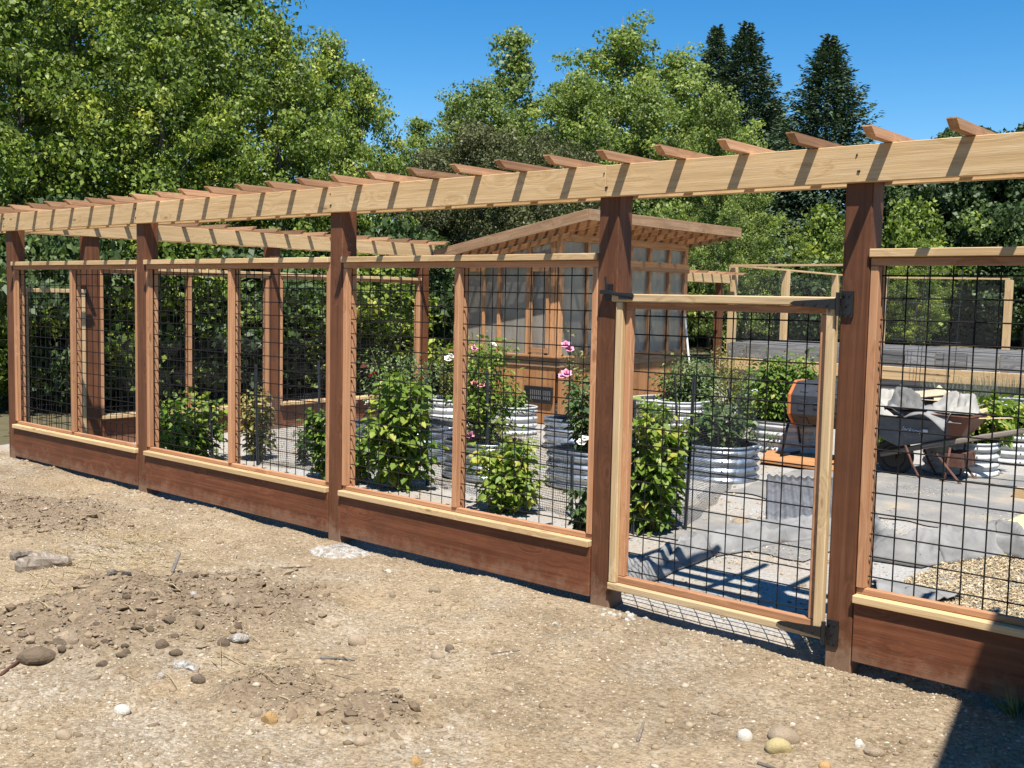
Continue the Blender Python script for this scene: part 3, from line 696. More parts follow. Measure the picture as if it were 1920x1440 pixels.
# vent with louvres
v0 = onY(985, 722, GY0); v1 = onY(1036, 758, GY0)
vent = bar('vent', (v0.x, GY0-.030, v1.z), (v1.x, GY0+.008, v0.z), M_IRON, gh, 'X')
for i in range(11):
    x = v0.x+.12+(v1.x-v0.x-.15)*i/10
    bar('louvre', (x, GY0-.036, v1.z+.05), (x+.012, GY0-.0315, v0.z-.05), M_SHEET, vent, 'Z', 0)
# workbench inside
bench = thing('potting_bench', (-9.8, 8.9, 0), 'dark wooden bench standing inside the greenhouse behind the panes', 'bench')
bar('top', (-10.5, 8.7, .85), (-9.0, 9.4, .89), W_HOUSE, bench, 'X')
for a in (-10.45, -9.1):
    for b_ in (8.75, 9.3): bar('leg', (a, b_, 0.0), (a+.06, b_+.06, .849), W_HOUSE, bench, 'Z')
# small things by the greenhouse
p0 = onX(1284, 590, GX1+.10); p1 = onX(1293, 690, GX1+.22)
h = MB(); dirp = (p1-p0).normalized(); h.prism(p0, p0+dirp*(p0.z+.0)/(-dirp.z), .016, n=8)
tag(h.obj('white_pole', M_PVC), 'white plastic pole leaning on the greenhouse side wall', 'pole')

# ------------------------------------------------------------------ raised metal beds
def bed(px, py, wpx, label, metal=True, ry=None, h=.35, z=0.0, ang=0.0):
    base = G(px, py, z); s = pxm(base); rx = wpx/s/2
    ry = ry or rx*.85
    vd = Vector((base.x-CAM.x, base.y-CAM.y, 0)).normalized()
    c = base + vd*ry*.95
    t = thing('metal_planter', (c.x, c.y, z), label, 'planter', 'round corrugated planters')
    N, K = 48, 33; v = []; f = []
    for j in range(K):
        zz = h*j/(K-1); off = .014*math.sin(zz/h*2*math.pi*4.0-1.2)
        for i in range(N):
            th = 2*math.pi*i/N; cx, sy = math.cos(th), math.sin(th); e = .72
            x = math.copysign(abs(cx)**e, cx)*(rx+off); y = math.copysign(abs(sy)**e, sy)*(ry+off)
            seam = 1+.006*(i % 12 == 0)
            v.append((x*seam, y*seam, zz))
    for j in range(K-1):
        for i in range(N): f.append((j*N+i, j*N+(i+1) % N, (j+1)*N+(i+1) % N, (j+1)*N+i))
    o = mesh_obj('wall', v, f, M_GALV if metal else M_WHITE, None, True); o.parent = t; o.rotation_euler.z = ang
    mb = MB()
    for i in range(0, N, 8):
        th = 2*math.pi*(i+.5)/N; cx, sy = math.cos(th), math.sin(th); e = .72
        P_ = Vector((math.copysign(abs(cx)**e, cx)*rx, math.copysign(abs(sy)**e, sy)*ry, 0)); q_ = P_.normalized()
        for zz in (.05, .14, .23, .32): mb.prism(P_+q_*.004+Vector((0, 0, zz)), P_+q_*.022+Vector((0, 0, zz)), .007, n=6)
    o = mb.obj('bolts', M_IRON if metal else M_SHEET); o.parent = t; o.rotation_euler.z = ang
    mb = MB(); pts = []
    for i in range(N+1):
        th = 2*math.pi*i/N; cx, sy = math.cos(th), math.sin(th); e = .72
        pts.append((math.copysign(abs(cx)**e, cx)*(rx+.002), math.copysign(abs(sy)**e, sy)*(ry+.002), h))
    mb.tube(pts, .012, 6); o = mb.obj('rim', M_GALV if metal else M_WHITE, None, True); o.parent = t; o.rotation_euler.z = ang
    v = [(0, 0, h-.05)]; f = []
    for rr in (.35, .7, .985):
        for i in range(N):
            th = 2*math.pi*i/N; cx, sy = math.cos(th), math.sin(th); e = .72
            v.append((math.copysign(abs(cx)**e, cx)*rx*rr, math.copysign(abs(sy)**e, sy)*ry*rr, h-.06-.03*rr*rr+random.uniform(-.012, .012)))
    for i in range(N): f.append((0, 1+i, 1+(i+1) % N))
    for k in range(2):
        for i in range(N): f.append((1+k*N+i, 1+(k+1)*N+i, 1+(k+1)*N+(i+1) % N, 1+k*N+(i+1) % N))
    o = mesh_obj('soil', v, f, M_SOIL); o.parent = t; o.rotation_euler.z = ang
    return Vector((c.x, c.y, z+h-.06))
B_ROSE = bed(765, 868, 215, 'silver corrugated planter behind the tall bright green raspberry, red roses in it')
B_MID = bed(905, 905, 150, 'silver corrugated planter holding the tall full rose bush')
B_POST = bed(1105, 925, 160, 'silver corrugated planter half hidden by the gate post, dark bush in it')
B_GATE = bed(1335, 908, 165, 'shiny silver corrugated planter seen through the gate, broad leaved plant in it')
B_BACK = bed(1075, 848, 110, 'silver corrugated planter with the lanky pink flowers, before the greenhouse corner')
B_W1 = bed(960, 818, 90, 'white corrugated planter before the black greenhouse vent', False)
B_W0 = bed(838, 800, 80, 'pale corrugated planter with white roses by the greenhouse door corner', False)
B_W2 = bed(1255, 802, 150, 'white corrugated planter against the planked greenhouse side', False)
B_W3 = bed(1480, 852, 135, 'white corrugated planter behind the orange and grey compost tumbler', False)
B_W4 = bed(1800, 896, 130, 'white corrugated planter right behind the wheelbarrow legs', False)
B_W5 = bed(1885, 872, 110, 'white corrugated planter behind the terracotta pot', False)
B_W6 = bed(1905, 800, 110, 'white corrugated planter under the lavender at the right', False)
B_M7 = bed(1405, 756, 70, 'small dull corrugated planter in front of the far timber board')

# ------------------------------------------------------------------ leaves and plants
def unit(a): return a/np.maximum(np.linalg.norm(a, axis=-1, keepdims=True), 1e-9)
def leaves(c, axis, nrm, L, W, fold=.18):
    """diamond leaves, folded on the midrib. c (N,3) base points"""
    axis = unit(axis); side = unit(np.cross(axis, nrm)); n2 = np.cross(side, axis)
    L = np.asarray(L)[:, None]; W = np.asarray(W)[:, None]
    b0 = c; tip = c + axis*L - n2*L*.12; m = c + axis*L*.42
    return np.stack([b0, m+side*W*.5+n2*W*fold, tip, m-side*W*.5+n2*W*fold], 1)
def leaves2(c, axis, nrm, L, W, fold=.2):
    """rounder leaves: two folded halves each"""
    axis = unit(axis); side = unit(np.cross(axis, nrm)); n2 = np.cross(side, axis); L = np.asarray(L)[:, None]; W = np.asarray(W)[:, None]
    tip = c+axis*L-n2*L*.22; a = c+axis*L*.28+n2*W*fold*.8; b_ = c+axis*L*.66-n2*L*.06+n2*W*fold*.6
    out = [np.stack([c, a+side*W*.5*k, b_+side*W*.40*k, tip], 1) for k in (1, -1)]
    out[1] = out[1][:, ::-1]
    return np.concatenate(out)
def bush(name, label, cat, base, height, width, canes, per, leaf, m, z0=.08, droop=.4, tintc=.5, group=None, flowers=(), fm=None, fsize=.04, bare=0.0, tspread=.28):
    base = Vector(base); t = thing(name, base, label, cat, group); per = int(per*1.8)
    r = np.random.default_rng(abs(hash(label)) % 1000 if False else sum(map(ord, label)))
    mb = MB(); C = []; A = []; Nn = []; T = []
    for k in range(canes):
        th = r.uniform(0, 2*np.pi); rad = width/2*np.sqrt(r.uniform(.05, 1))*.85; hh = height*r.uniform(.45, 1.08)*(1-.25*(rad/(width/2))**2)
        p0 = np.array([np.cos(th), np.sin(th), 0])*rad*.3; p2 = np.array([np.cos(th)*rad, np.sin(th)*rad, hh])
        p1 = (p0+p2)/2 + np.array([0, 0, hh*.18])
        pts = [(1-s)**2*p0+2*s*(1-s)*p1+s*s*p2 for s in np.linspace(0, 1, 6)]
        mb.tube(pts, [.006, .0055, .005, .004, .003, .002], 4)
        s = r.uniform(z0 + bare, 1.0, per)**.85
        pos = ((1-s)**2)[:, None]*p0+(2*s*(1-s))[:, None]*p1+(s*s)[:, None]*p2
        d = r.normal(size=(per, 3)); d[:, 2] = d[:, 2]*.4; d = unit(d)
        spread = width*.20*r.uniform(.1, 1, per)[:, None]
        pos = pos + d*spread
        ax = d.copy(); ax[:, 2] -= droop*r.uniform(.2, 1.4, per)
        nn = np.stack([r.normal(0, .5, per), r.normal(0, .5, per), np.ones(per)], 1) + d*.5
        C.append(pos); A.append(ax); Nn.append(nn); T.append(np.clip(tintc+r.normal(0, .12)+r.normal(0, tspread*.6, per)+.25*(s-.5), 0, 1))
    C = np.concatenate(C); A = np.concatenate(A); Nn = np.concatenate(Nn); T = np.concatenate(T)
    C[:, 2] = np.maximum(C[:, 2], .03)
    Ls = leaf*.66*r.uniform(.45, 1.35, len(C)); V = leaves2(C, A, Nn, Ls, Ls*.78)
    o = quads_obj('foliage', V, m, None, np.concatenate([T, T])); o.parent = t
    o = mb.obj('stem', M_CANE); o.parent = t
    for (x, y, z, f_, s_) in flowers:
        v = []; f = []
        for ring, (np_, tilt, ln) in enumerate(((6, .35, 1.0), (5, .9, .8), (4, 1.3, .5))):
            for i in range(np_):
                a = 2*math.pi*i/np_+ring*.5; ca, sa = math.cos(a), math.sin(a); k = len(v); R = s_*ln
                for (rr, ww, zz) in ((.05, .0, 0), (.6, .42, .6*math.tan(tilt)*.5), (1.0, .0, 1.0*math.sin(tilt)*.8)):
                    if ww == 0: v.append((ca*rr*R*math.cos(tilt), sa*rr*R*math.cos(tilt), zz*R))
                    else:
                        for sg_ in (-1, 1): v.append((ca*rr*R*math.cos(tilt)-sa*ww*R*sg_, sa*rr*R*math.cos(tilt)+ca*ww*R*sg_, zz*R))
                f.append((k, k+1, k+3, k+2))
        o = mesh_obj('flower', v, f, f_); o.parent = t; o.location = (x, y, z); o.rotation_euler = (.6, .3*math.sin(x*40), x*9)
    return t
def at_px(px, py, base):     # offset of a pixel from a plant base, on the camera facing plane through it
    base = Vector(base); d = ray(px, py); dep = (base-CAM).dot(fwd); p = CAM+d*(dep/(d.dot(fwd))); return p-base
def fl(base, lst):
    out = []
    for px, py, m, s in lst:                                  # blooms sit at the outside of the bush
        o = at_px(px, py, base); q = Vector(base)+o; o = o-(q-CAM).normalized()*.24; out.append((o.x, o.y, o.z, m, s*1.25))
    return out
# raspberries in a row just inside the fence
b = G(748, 915); bush('raspberry_plant', 'tall bright green raspberry plant tied to a dark stake, big pale leaves', 'plant', b, 1.02, .66, 20, 52, .115, L_RASP, tintc=.55)
b = G(1218, 1000); bush('raspberry_plant', 'bright green raspberry seen through the gate beside its post', 'plant', b, 1.0, .52, 17, 48, .115, L_RASP, tintc=.62)
b = G(955, 958); bush('raspberry_plant', 'low yellow green raspberry in the panel beside the gate post', 'plant', b, .56, .66, 14, 46, .095, L_RASP, tintc=.66)
b = G(945, 935); bush('raspberry_plant', 'thin dry leaved cane behind the low yellow green raspberry', 'plant', b, .75, .34, 7, 26, .08, L_YEL, tintc=.25)
b = G(612, 898); bush('raspberry_plant', 'narrow dark green raspberry close behind the second panel\'s right post', 'plant', b, .75, .36, 11, 40, .10, L_RASP, tintc=.4)
b = G(350, 868); bush('raspberry_plant', 'wide low green raspberry thicket behind the tall cedar stud', 'plant', b, .72, .85, 18, 44, .105, L_RASP, tintc=.42)
b = G(480, 862); bush('raspberry_plant', 'yellowing raspberry cane on a black stake near the side fence', 'plant', b, .78, .40, 11, 30, .09, L_YEL, tintc=.5)
b = G(570, 872); bush('raspberry_plant', 'short dull green sapling on the grit near the side fence board', 'plant', b, .5, .22, 6, 20, .08, L_ROSE, tintc=.5)
b = G(1090, 1008); bush('raspberry_plant', 'small dark leafy sucker at the left foot of the gate post', 'plant', b, .42, .22, 8, 26, .085, L_ROSE, tintc=.4)
b = G(668, 905); bush('raspberry_plant', 'small loose green raspberry beside the tall bright one', 'plant', b, .48, .36, 9, 30, .095, L_RASP, tintc=.5)
# roses
b = B_ROSE; bush('rose_bush', 'wide rose bush with coral and red blooms', 'rose bush', b+Vector((-.1, 0, 0)), .95, 1.0, 24, 60, .055, L_ROSE, flowers=fl(b, [(697, 688, P_CORAL, .05), (712, 704, P_RED, .05), (748, 735, P_CORAL, .05), (780, 766, P_RED, .055), (702, 757, P_WHITE, .04), (676, 757, P_WHITE, .035), (760, 716, P_CORAL, .04)]))
b = B_MID; bush('rose_bush', 'tall full rose bush with a few pale pink blooms', 'rose bush', b, 1.12, .78, 24, 66, .065, L_RASP, tintc=.45, flowers=fl(b, [(890, 653, P_PINK, .035), (892, 720, P_CORAL, .045), (880, 816, P_PINK, .05), (925, 646, P_WHITE, .03), (903, 722, P_PINK, .035)]))
b = B_POST; bush('rose_bush', 'dark green bush in the planter behind the gate post', 'rose bush', b, .85, .55, 18, 55, .07, L_ROSE, flowers=fl(b, [(1090, 830, P_WHITE, .04), (1097, 822, P_WHITE, .035)]))
b = B_BACK; bush('rose_bush', 'lanky bush with tall bare stalks carrying pink blooms', 'rose bush', b, 1.15, .40, 9, 26, .055, L_YEL, tintc=.2, flowers=fl(b, [(1061, 647, P_PINK, .055), (1068, 655, P_PINK, .05), (1062, 701, P_PINK, .06), (1055, 705, P_PINK, .05)]))
b = B_W0; bush('rose_bush', 'thin bush with white blooms by the greenhouse corner', 'rose bush', b, .75, .45, 11, 36, .055, L_YEL, tintc=.3, flowers=fl(b, [(840, 673, P_WHITE, .055), (853, 677, P_WHITE, .05), (846, 668, P_WHITE, .045)]))
b = B_GATE; bush('leafy_plant', 'dark broad leaved plant in the shiny planter behind the gate', 'plant', b+Vector((0, .1, 0)), .42, .62, 16, 34, .11, L_ROSE, tintc=.45)
b = B_W1; bush('leafy_plant', 'loose dull green plant drooping over the white planter below the vent', 'plant', b, .25, .4, 8, 30, .06, L_ROSE, tintc=.5)
b = B_W2; bush('leafy_plant', 'wide olive green plant in the white planter by the greenhouse side', 'plant', b+Vector((.1, .2, 0)), .60, 1.0, 22, 52, .075, L_ROSE, tintc=.6)
b = B_W3; bush('leafy_plant', 'big glossy green clump rising behind the compost tumbler', 'plant', b+Vector((-.15, .1, 0)), .78, .95, 26, 60, .10, L_RASP, tintc=.3)
b = G(1235, 800); bush('leafy_plant', 'sprawling green plant trailing over the front of the white planter by the greenhouse side', 'plant', b, .40, .8, 14, 46, .07, L_RASP, tintc=.45)
b = G(1330, 800); bush('leafy_plant', 'loose grey green herb between the white planter and the shiny one', 'plant', b, .62, .6, 16, 46, .065, L_ROSE, tintc=.65)
b = G(1440, 845); bush('leafy_plant', 'dark fern like plant hanging before the white planter left of the tumbler', 'plant', b, .40, .55, 12, 46, .055, L_ROSE, tintc=.5)
b = G(1560, 800); bush('leafy_plant', 'green foliage behind the compost tumbler and the far gate post', 'plant', b, .7, .9, 18, 46, .09, L_RASP, tintc=.35)
b = G(1405, 800); bush('leafy_plant', 'feathery green plant between the shiny planter and the compost tumbler', 'plant', b, .8, .6, 14, 50, .06, L_RASP, tintc=.3)
b = G(1365, 760); bush('leafy_plant', 'yellowing airy shrub in front of the far stained post', 'plant', b, 1.05, .9, 20, 46, .06, L_YEL, tintc=.4)
b = G(1305, 775); bush('leafy_plant', 'dense olive bush with one white bloom right of the greenhouse wall', 'plant', b, .95, .6, 18, 50, .065, L_ROSE, tintc=.6, flowers=fl(b, [(1343, 714, P_WHITE, .05)]))
b = G(1480, 760); bush('leafy_plant', 'tall airy yellow green plants in front of the far timber board', 'plant', b, .9, 1.0, 20, 40, .07, L_RASP, tintc=.6)
b = B_W4; bush('leafy_plant', 'bright green peony foliage spilling from the planter behind the wheelbarrow', 'plant', b+Vector((.05, .15, 0)), .50, .85, 22, 40, .15, L_RASP, tintc=.62)
b = B_W5; bush('leafy_plant', 'bright green leafy clump above the terracotta pot', 'plant', b+Vector((.1, .0, 0)), .4, .6, 14, 36, .13, L_RASP, tintc=.5)
b = G(1640, 845); bush('leafy_plant', 'small bright green tuft behind the wheelbarrow wheel', 'plant', b, .35, .3, 9, 40, .06, L_RASP, tintc=.4)
def spikes(name, label, base, height, width, n, m, w=.012, lean=.35):
    r = np.random.default_rng(sum(map(ord, label))); base = Vector(base)
    t = thing(name, base, label, 'plant')
    th = r.uniform(0, 2*np.pi, n); rd = np.sqrt(r.uniform(0, 1, n)); C = np.stack([np.cos(th)*rd*width*.3, np.sin(th)*rd*width*.3, np.zeros(n)], 1)
    A = np.stack([np.cos(th)*rd*lean, np.sin(th)*rd*lean, np.ones(n)], 1)+r.normal(0, .12, (n, 3))
    L = height*r.uniform(.55, 1, n); V = leaves(C, A, np.stack([-np.sin(th), np.cos(th), 0*th+.2], 1)+r.normal(0, .4, (n, 3)), L, np.full(n, w))
    o = quads_obj('foliage', V, m, None, r.uniform(0, 1, n)); o.parent = t
    return t
b = G(1790, 790); spikes('lavender', 'grey green lavender spikes leaning before the far timber board', b, .75, 1.0, 420, L_LAV)
b = G(1880, 785); spikes('lavender', 'wide pale lavender clump above the white planter at the right', b, .80, 1.1, 460, L_LAV)
b = G(1912, 1345); spikes('grass_tuft', 'small green grass tuft growing in the dark shadow on the dirt', (b.x, b.y, gzf(b.x, b.y)), .16, .14, 90, L_ROSE, .006, .8)
b = G(1808, 1290); spikes('grass_tuft', 'sparse dry grass tuft on the dirt near the shadow edge', (b.x, b.y, gzf(b.x, b.y)), .06, .10, 40, L_STRAW, .004, 1.2)
# dark stakes
def stake(px, py, ptop, label, lean=0):
    p = G(px, py); tz = at_px(px+lean, ptop, p)
    h = MB(); h.box((-.013, -.004, -.15), (.013, .004, tz.z)); h.box((-.004, -.0042, -.15), (.004, -.034, tz.z-.002))
    for k in range(int(tz.z/.055)): h.box((-.007, .0042, .05+k*.055), (.007, .009, .068+k*.055))
    h.box((-.055, -.007, .0), (.055, -.0345, .10)) if False else None
    o = h.obj('stake', M_STAKE); o.location = p; o.rotation_euler.y = math.atan2(tz.x*r0.x+tz.y*r0.y, tz.z); o.rotation_euler.z = YAW
    return tag(o, label, 'stake', 'dark metal stakes in the garden')
stake(801, 907, 708, 'dark stake at the right side of the tall bright raspberry'); stake(690, 875, 780, 'thin dark stake under the coral rose bush'); stake(914, 905, 694, 'dark stake in front of the tall full rose bush')
stake(483, 872, 684, 'dark stake carrying the yellowing raspberry cane'); stake(1072, 972, 850, 'short dark stake left of the gate post'); stake(1187, 1004, 748, 'dark stake inside the gate beside the bright raspberry')
stake(1284, 1000, 705, 'tall dark stake seen through the gate at the end of the netting', 14); stake(1270, 815, 703, 'dark stake before the planked greenhouse side', -6); stake(1388, 842, 724, 'leaning dark stake in the shiny planter', -26)
stake(398, 872, 755, 'dark stake beside the wide low raspberry thicket'); stake(600, 838, 676, 'grey stake near the side fence board')
def net(p, q, h, label):
    p, q = Vector(p), Vector(q); L = (q-p).length; N = 40; v = []; f = []
    for i in range(N+1):
        s = i/N; w = .03*math.sin(s*19)+.02*math.sin(s*43+1)
        for j in range(7): v.append((L*s, w*(j/6)+.015*math.sin(s*31+j*1.7), h*j/6*(1-.08*abs(math.sin(s*9)))))
    for i in range(N):
        for j in range(6): f.append((i*7+j, (i+1)*7+j, (i+1)*7+j+1, i*7+j+1))
    o = mesh_obj('netting', v, f, M_NET, None, True); o.location = (p.x, p.y, .015); o.rotation_euler.z = math.atan2(q.y-p.y, q.x-p.x)
    return tag(o, label, 'netting')
net(G(1187, 1004), G(1284, 1000), .95, 'black plastic netting between two stakes behind the gate'); net(G(1284, 1000), G(1412, 880), .85, 'black plastic netting running from the tall stake to the shiny planter')
net(G(483, 872), G(801, 907), .75, 'fine black netting between the stakes of the raspberry row'); net(G(801, 907), G(1072, 972), .6, 'low fine black netting before the yellow green raspberry')
net((-11.6, 1.6, 0), (-11.6, 6.0, 0), 1.15, 'dark netting strung beyond the left side fence')

# ------------------------------------------------------------------ compost tumbler on its board
pb = G(1480, 872); bd = thing('plywood_board', (pb.x, pb.y, 0), 'orange brown board lying under the compost tumbler', 'board')
q = [G(1425, 868), G(1600, 893), G(1610, 862), G(1440, 848)]
def slab(name, pts, z0, z1, m, parent=None):
    v = [(p.x, p.y, z0) for p in pts]+[(p.x, p.y, z1) for p in pts]; n_ = len(pts)
    return mesh_obj(name, v, [tuple(reversed(range(n_))), tuple(range(n_, 2*n_))]+[(i, (i+1) % n_, n_+(i+1) % n_, n_+i) for i in range(n_)], m, parent)
slab('sheet', q, .012, .032, W_KNEE, bd)
tp = G(1530, 868); tp = Vector((tp.x+.0, tp.y+.18, 0))
tm = thing('compost_tumbler', tp, 'charcoal compost tumbler drum with orange ends on black tube legs', 'composter')
def octa(x0, x1, r, m, name, rot=math.pi/8, n=8, parent=tm, z=.62):
    v = []; f = []
    for x, rr in ((x0, r*.96), (x0+.01, r), (x1-.01, r), (x1, r*.96)):
        for i in range(n): a = 2*math.pi*i/n+rot; v.append((x, rr*math.cos(a), z+rr*math.sin(a)))
    for k in range(3):
        for i in range(n): f.append((k*n+i, k*n+(i+1) % n, (k+1)*n+(i+1) % n, (k+1)*n+i))
    f.append(tuple(range(n))); f.append(tuple(reversed(range(3*n, 4*n))))
    o = mesh_obj(name, v, f, m); o.parent = parent; return o
drum = octa(-.29, .36, .265, M_CHAR, 'drum')
octa(-.330, -.292, .277, M_ORANGE, 'end_ring'); octa(.362, .400, .277, M_ORANGE, 'end_ring')
for fa in range(8):                                         # moulded ribs on each facet
    a = 2*math.pi*(fa+.5)/8+math.pi/8; rr = .265*math.cos(math.pi/8)+.002
    for j, (cx_, w_) in enumerate(((-.16, .09), (0.035, .12), (.23, .09))):
        ob = link(bpy.data.objects.new('rib', box_mesh(w_, .11 if j != 1 else .06, .014, .005, M_CHAR))); ob.parent = drum
        ob.location = (cx_, rr*math.cos(a), .62+rr*math.sin(a)); ob.rotation_euler = (a-math.pi/2, 0, 0)
for sx_ in (-.375, .445):
    h = MB(); h.tube([(sx_, 0, .62), (sx_, -.14, .32), (sx_, -.245, .05), (sx_, -.22, .046), (sx_, .22, .046), (sx_, .245, .05), (sx_, .14, .32), (sx_, 0, .62)], .015, 8)
    o = h.obj('leg', M_IRON, None, True); o.parent = tm
h = MB(); h.prism((-.38, 0, .62), (.45, 0, .62), .013, n=8); o = h.obj('axle', M_IRON); o.parent = tm
# corrugated roofing sheet on the ground
c0, c1 = G(1437, 982, .02), G(1438, 900, .02); dv = (c1-c0); wv = Vector((dv.y, -dv.x, 0)).normalized()
ct = thing('corrugated_sheet', (c0.x, c0.y, 0), 'dull grey corrugated roofing sheet lying on the fabric in front of the compost tumbler', 'sheet')
v = []; f = []; NW, NLn = 84, 8
for i in range(NW+1):
    s = i/NW*.86
    for j in range(NLn+1):
        p = c0 + dv*(j/NLn) + wv*s; v.append((p.x-c0.x, p.y-c0.y, .040+.012*math.sin(s/.072*2*math.pi)+.03*(j/NLn)))
for i in range(NW):
    for j in range(NLn): f.append((i*(NLn+1)+j, (i+1)*(NLn+1)+j, (i+1)*(NLn+1)+j+1, i*(NLn+1)+j+1))
o = mesh_obj('sheet', v, f, M_SHEET, None, True); o.parent = ct
md = o.modifiers.new('s', 'SOLIDIFY'); md.thickness = .004

# ------------------------------------------------------------------ wheelbarrow
wy = 5.66
wp = G(1662, 894); wb = thing('wheelbarrow', (wp.x, wp.y, 0), 'scuffed grey wheelbarrow with a rusty rear, heaped with grey fabric and scrap', 'wheelbarrow')
WO = Vector((wp.x, wp.y, 0)); yc = .20                       # tray centre line sits behind the near side
def wbl(px, py, dy): p = onY(px, py, WO.y+dy); return p-WO
def wobj(o): o.parent = wb; return o
# tyre and rim
v = []; f = []; N, K = 36, 12; R, r_ = .150, .042
for i in range(N):
    a = 2*math.pi*i/N
    for j in range(K):
        bb = 2*math.pi*j/K; rr = R+r_*math.cos(bb); v.append((rr*math.cos(a), r_*1.05*math.sin(bb), rr*math.sin(a)))
for i in range(N):
    for j in range(K): f.append((i*K+j, ((i+1) % N)*K+j, ((i+1) % N)*K+(j+1) % K, i*K+(j+1) % K))
wl_ = wobj(mesh_obj('wheel', v, f, M_RUBBER, None, True)); wl_.location = (0, yc, .192)
h = MB(); h.prism((0, -.028, 0), (0, .028, 0), .112, n=24); h.prism((0, -.06, 0), (0, .06, 0), .03, n=12); o = h.obj('rim', M_IRON); o.parent = wl_
# tray: lofted pan
tl = wbl(1590, 762, .0); tr_ = wbl(1826, 783, .0); bl = wbl(1688, 834, .10); br = wbl(1812, 821, .10)
top = [(tl.x, -.10), (tr_.x, -.06), (tr_.x, .46), (tl.x, .50)]; bot = [(bl.x, .02), (br.x-.06, .04), (br.x-.06, .36), (bl.x, .38)]
ztl, ztr, zbl, zbr = tl.z, tr_.z, bl.z-.01, br.z-.01
def tray(shrink, name, m, x_split=None, zoff=0.0):
    v = []; n_ = 7
    for k in range(n_):
        s = k/(n_-1); e = s**.75
        for ci in range(4):
            (x0, y0), (x1, y1) = bot[ci], top[ci]
            z0 = zbl if ci in (0, 3) else zbr; z1 = ztl if ci in (0, 3) else ztr
            xx = x0+(x1-x0)*e; yy = y0+(y1-y0)*e; cxm = -.0
            mx_ = (bot[0][0]+bot[1][0])/2
            v.append((mx_+(xx-mx_)*shrink, .2+(yy-.2)*shrink, z0+(z1-z0)*s+zoff))
    f = []
    for k in range(n_-1):
        for i in range(4): f.append((k*4+i, k*4+(i+1) % 4, (k+1)*4+(i+1) % 4, (k+1)*4+i))
    f.append((3, 2, 1, 0))
    o = wobj(mesh_obj(name, v, f, m, None)); md = o.modifiers.new('b', 'BEVEL'); md.width = .02; md.segments = 3; md.limit_method = 'ANGLE'; md.angle_limit = .6
    md2 = o.modifiers.new('s', 'SOLIDIFY'); md2.thickness = .004
    return o
tro = tray(1.0, 'tray', M_TRAY)
# rusted rear end as its own patch just proud of the tray
trm, n_, l_, b_ = mat('tray_paint')
tc = n_.new('ShaderNodeTexCoord'); nz = noise(n_, l_, tc.outputs['Object'], 6, 6, .7); sx2 = n_.new('ShaderNodeSeparateXYZ'); l_.new(tc.outputs['Object'], sx2.inputs[0])
edge = math_n(n_, l_, 'ADD', sx2.outputs['X'], math_n(n_, l_, 'MULTIPLY', math_n(n_, l_, 'SUBTRACT', nz.outputs[0], .5), .22))
rp = ramp(n_, [(0, (0, 0, 0)), (.06, (1, 1, 1))]); l_.new(math_n(n_, l_, 'SUBTRACT', edge, tr_.x-.25), rp.inputs[0])
base_c = ramp(n_, [(.35, (0.045, 0.055, 0.070)), (.6, (.08, .095, .115)), (.72, (.17, .18, .19))]); l_.new(nz.outputs[0], base_c.inputs[0])
l_.new(mixc(n_, l_, base_c.outputs[0], (0.15, 0.05, 0.025), rp.outputs[0]), b_.inputs['Base Color']); b_.inputs['Roughness'].default_value = .55
tro.data.materials[0] = trm
h = MB(); h.tube([(top[i % 4][0], top[i % 4][1], (ztl if i % 4 in (0, 3) else ztr)) for i in range(5)], .010, 6); wobj(h.obj('rim_tube', M_RUST, None, True))
# handles, legs, braces
for yy, nm in ((-.02, 'handle'), (.42, 'handle')):
    a = Vector((-.12, yy*.3+.14, .20)); e_ = wbl(1960, 802, yy)
    c_ = Vector((.35, yy*.75+.05, .34))
    wobj(beam(nm, a, c_, .035, .05, W_OLD, None, .006)); wobj(beam(nm, c_ - (Vector(e_)-c_).normalized()*.02, Vector(e_), .036, .05, W_OLD, None, .008))
    h = MB(); x0 = .28
    lp = wbl(1772, 905, yy+.0)
    h.tube([(x0-.10, yy, .34), (x0-.02, yy-.01, .16), (x0+.06, yy-.015, .03), (x0+.10, yy-.015, .016), (x0+.24, yy-.015, .016), (x0+.30, yy-.01, .05), (x0+.33, yy, .36)], .012, 6)
    wobj(h.obj('leg', M_RUST, None, True))
    h = MB(); h.prism((x0+.20, yy-.02, .30), (x0+.46, yy-.02, .014), .014, n=4); wobj(h.obj('brace', M_RUST))
h = MB(); h.box((.55, .02, .17), (.72, .40, .30)); h.v = [p for p in h.v]; wobj(h.obj('leg_plate', M_RUST))
# lettering on the near side
cu = bpy.data.curves.new('txt', 'FONT'); cu.body = 'Jackson'; cu.size = .062; cu.extrude = .0008; cu.shear = .25
to = bpy.data.objects.new('txt', cu); COL.objects.link(to)
bpy.context.view_layer.update()
tme = bpy.data.meshes.new_from_object(to.evaluated_get(bpy.context.evaluated_depsgraph_get())); bpy.data.objects.remove(to)
tme.materials.append(M_PAPER)
lt = link(bpy.data.objects.new('lettering', tme)); lt.parent = wb
fa = wbl(1692, 806, -.02); fb = wbl(1733, 811, -.02)
# near tray wall leans outward: place letters on its plane
def near_y(z): s = (z-zbl)/(ztl-zbl); s = min(max(s, 0), 1); return .03+(-.08-.03)*s**.75
lt.location = (fa.x, near_y(fa.z)-.022, fa.z); lt.rotation_euler = (math.radians(72), math.radians(5), 0)
h = MB(); q0 = wbl(1727, 811, -.02); h.box((q0.x+.012, near_y(q0.z)-.024, q0.z-.002), (q0.x+.075, near_y(q0.z)-.020, q0.z+.036)); o = h.obj('emblem', M_PAPER); o.parent = wb; o.rotation_euler = (0, 0, 0)
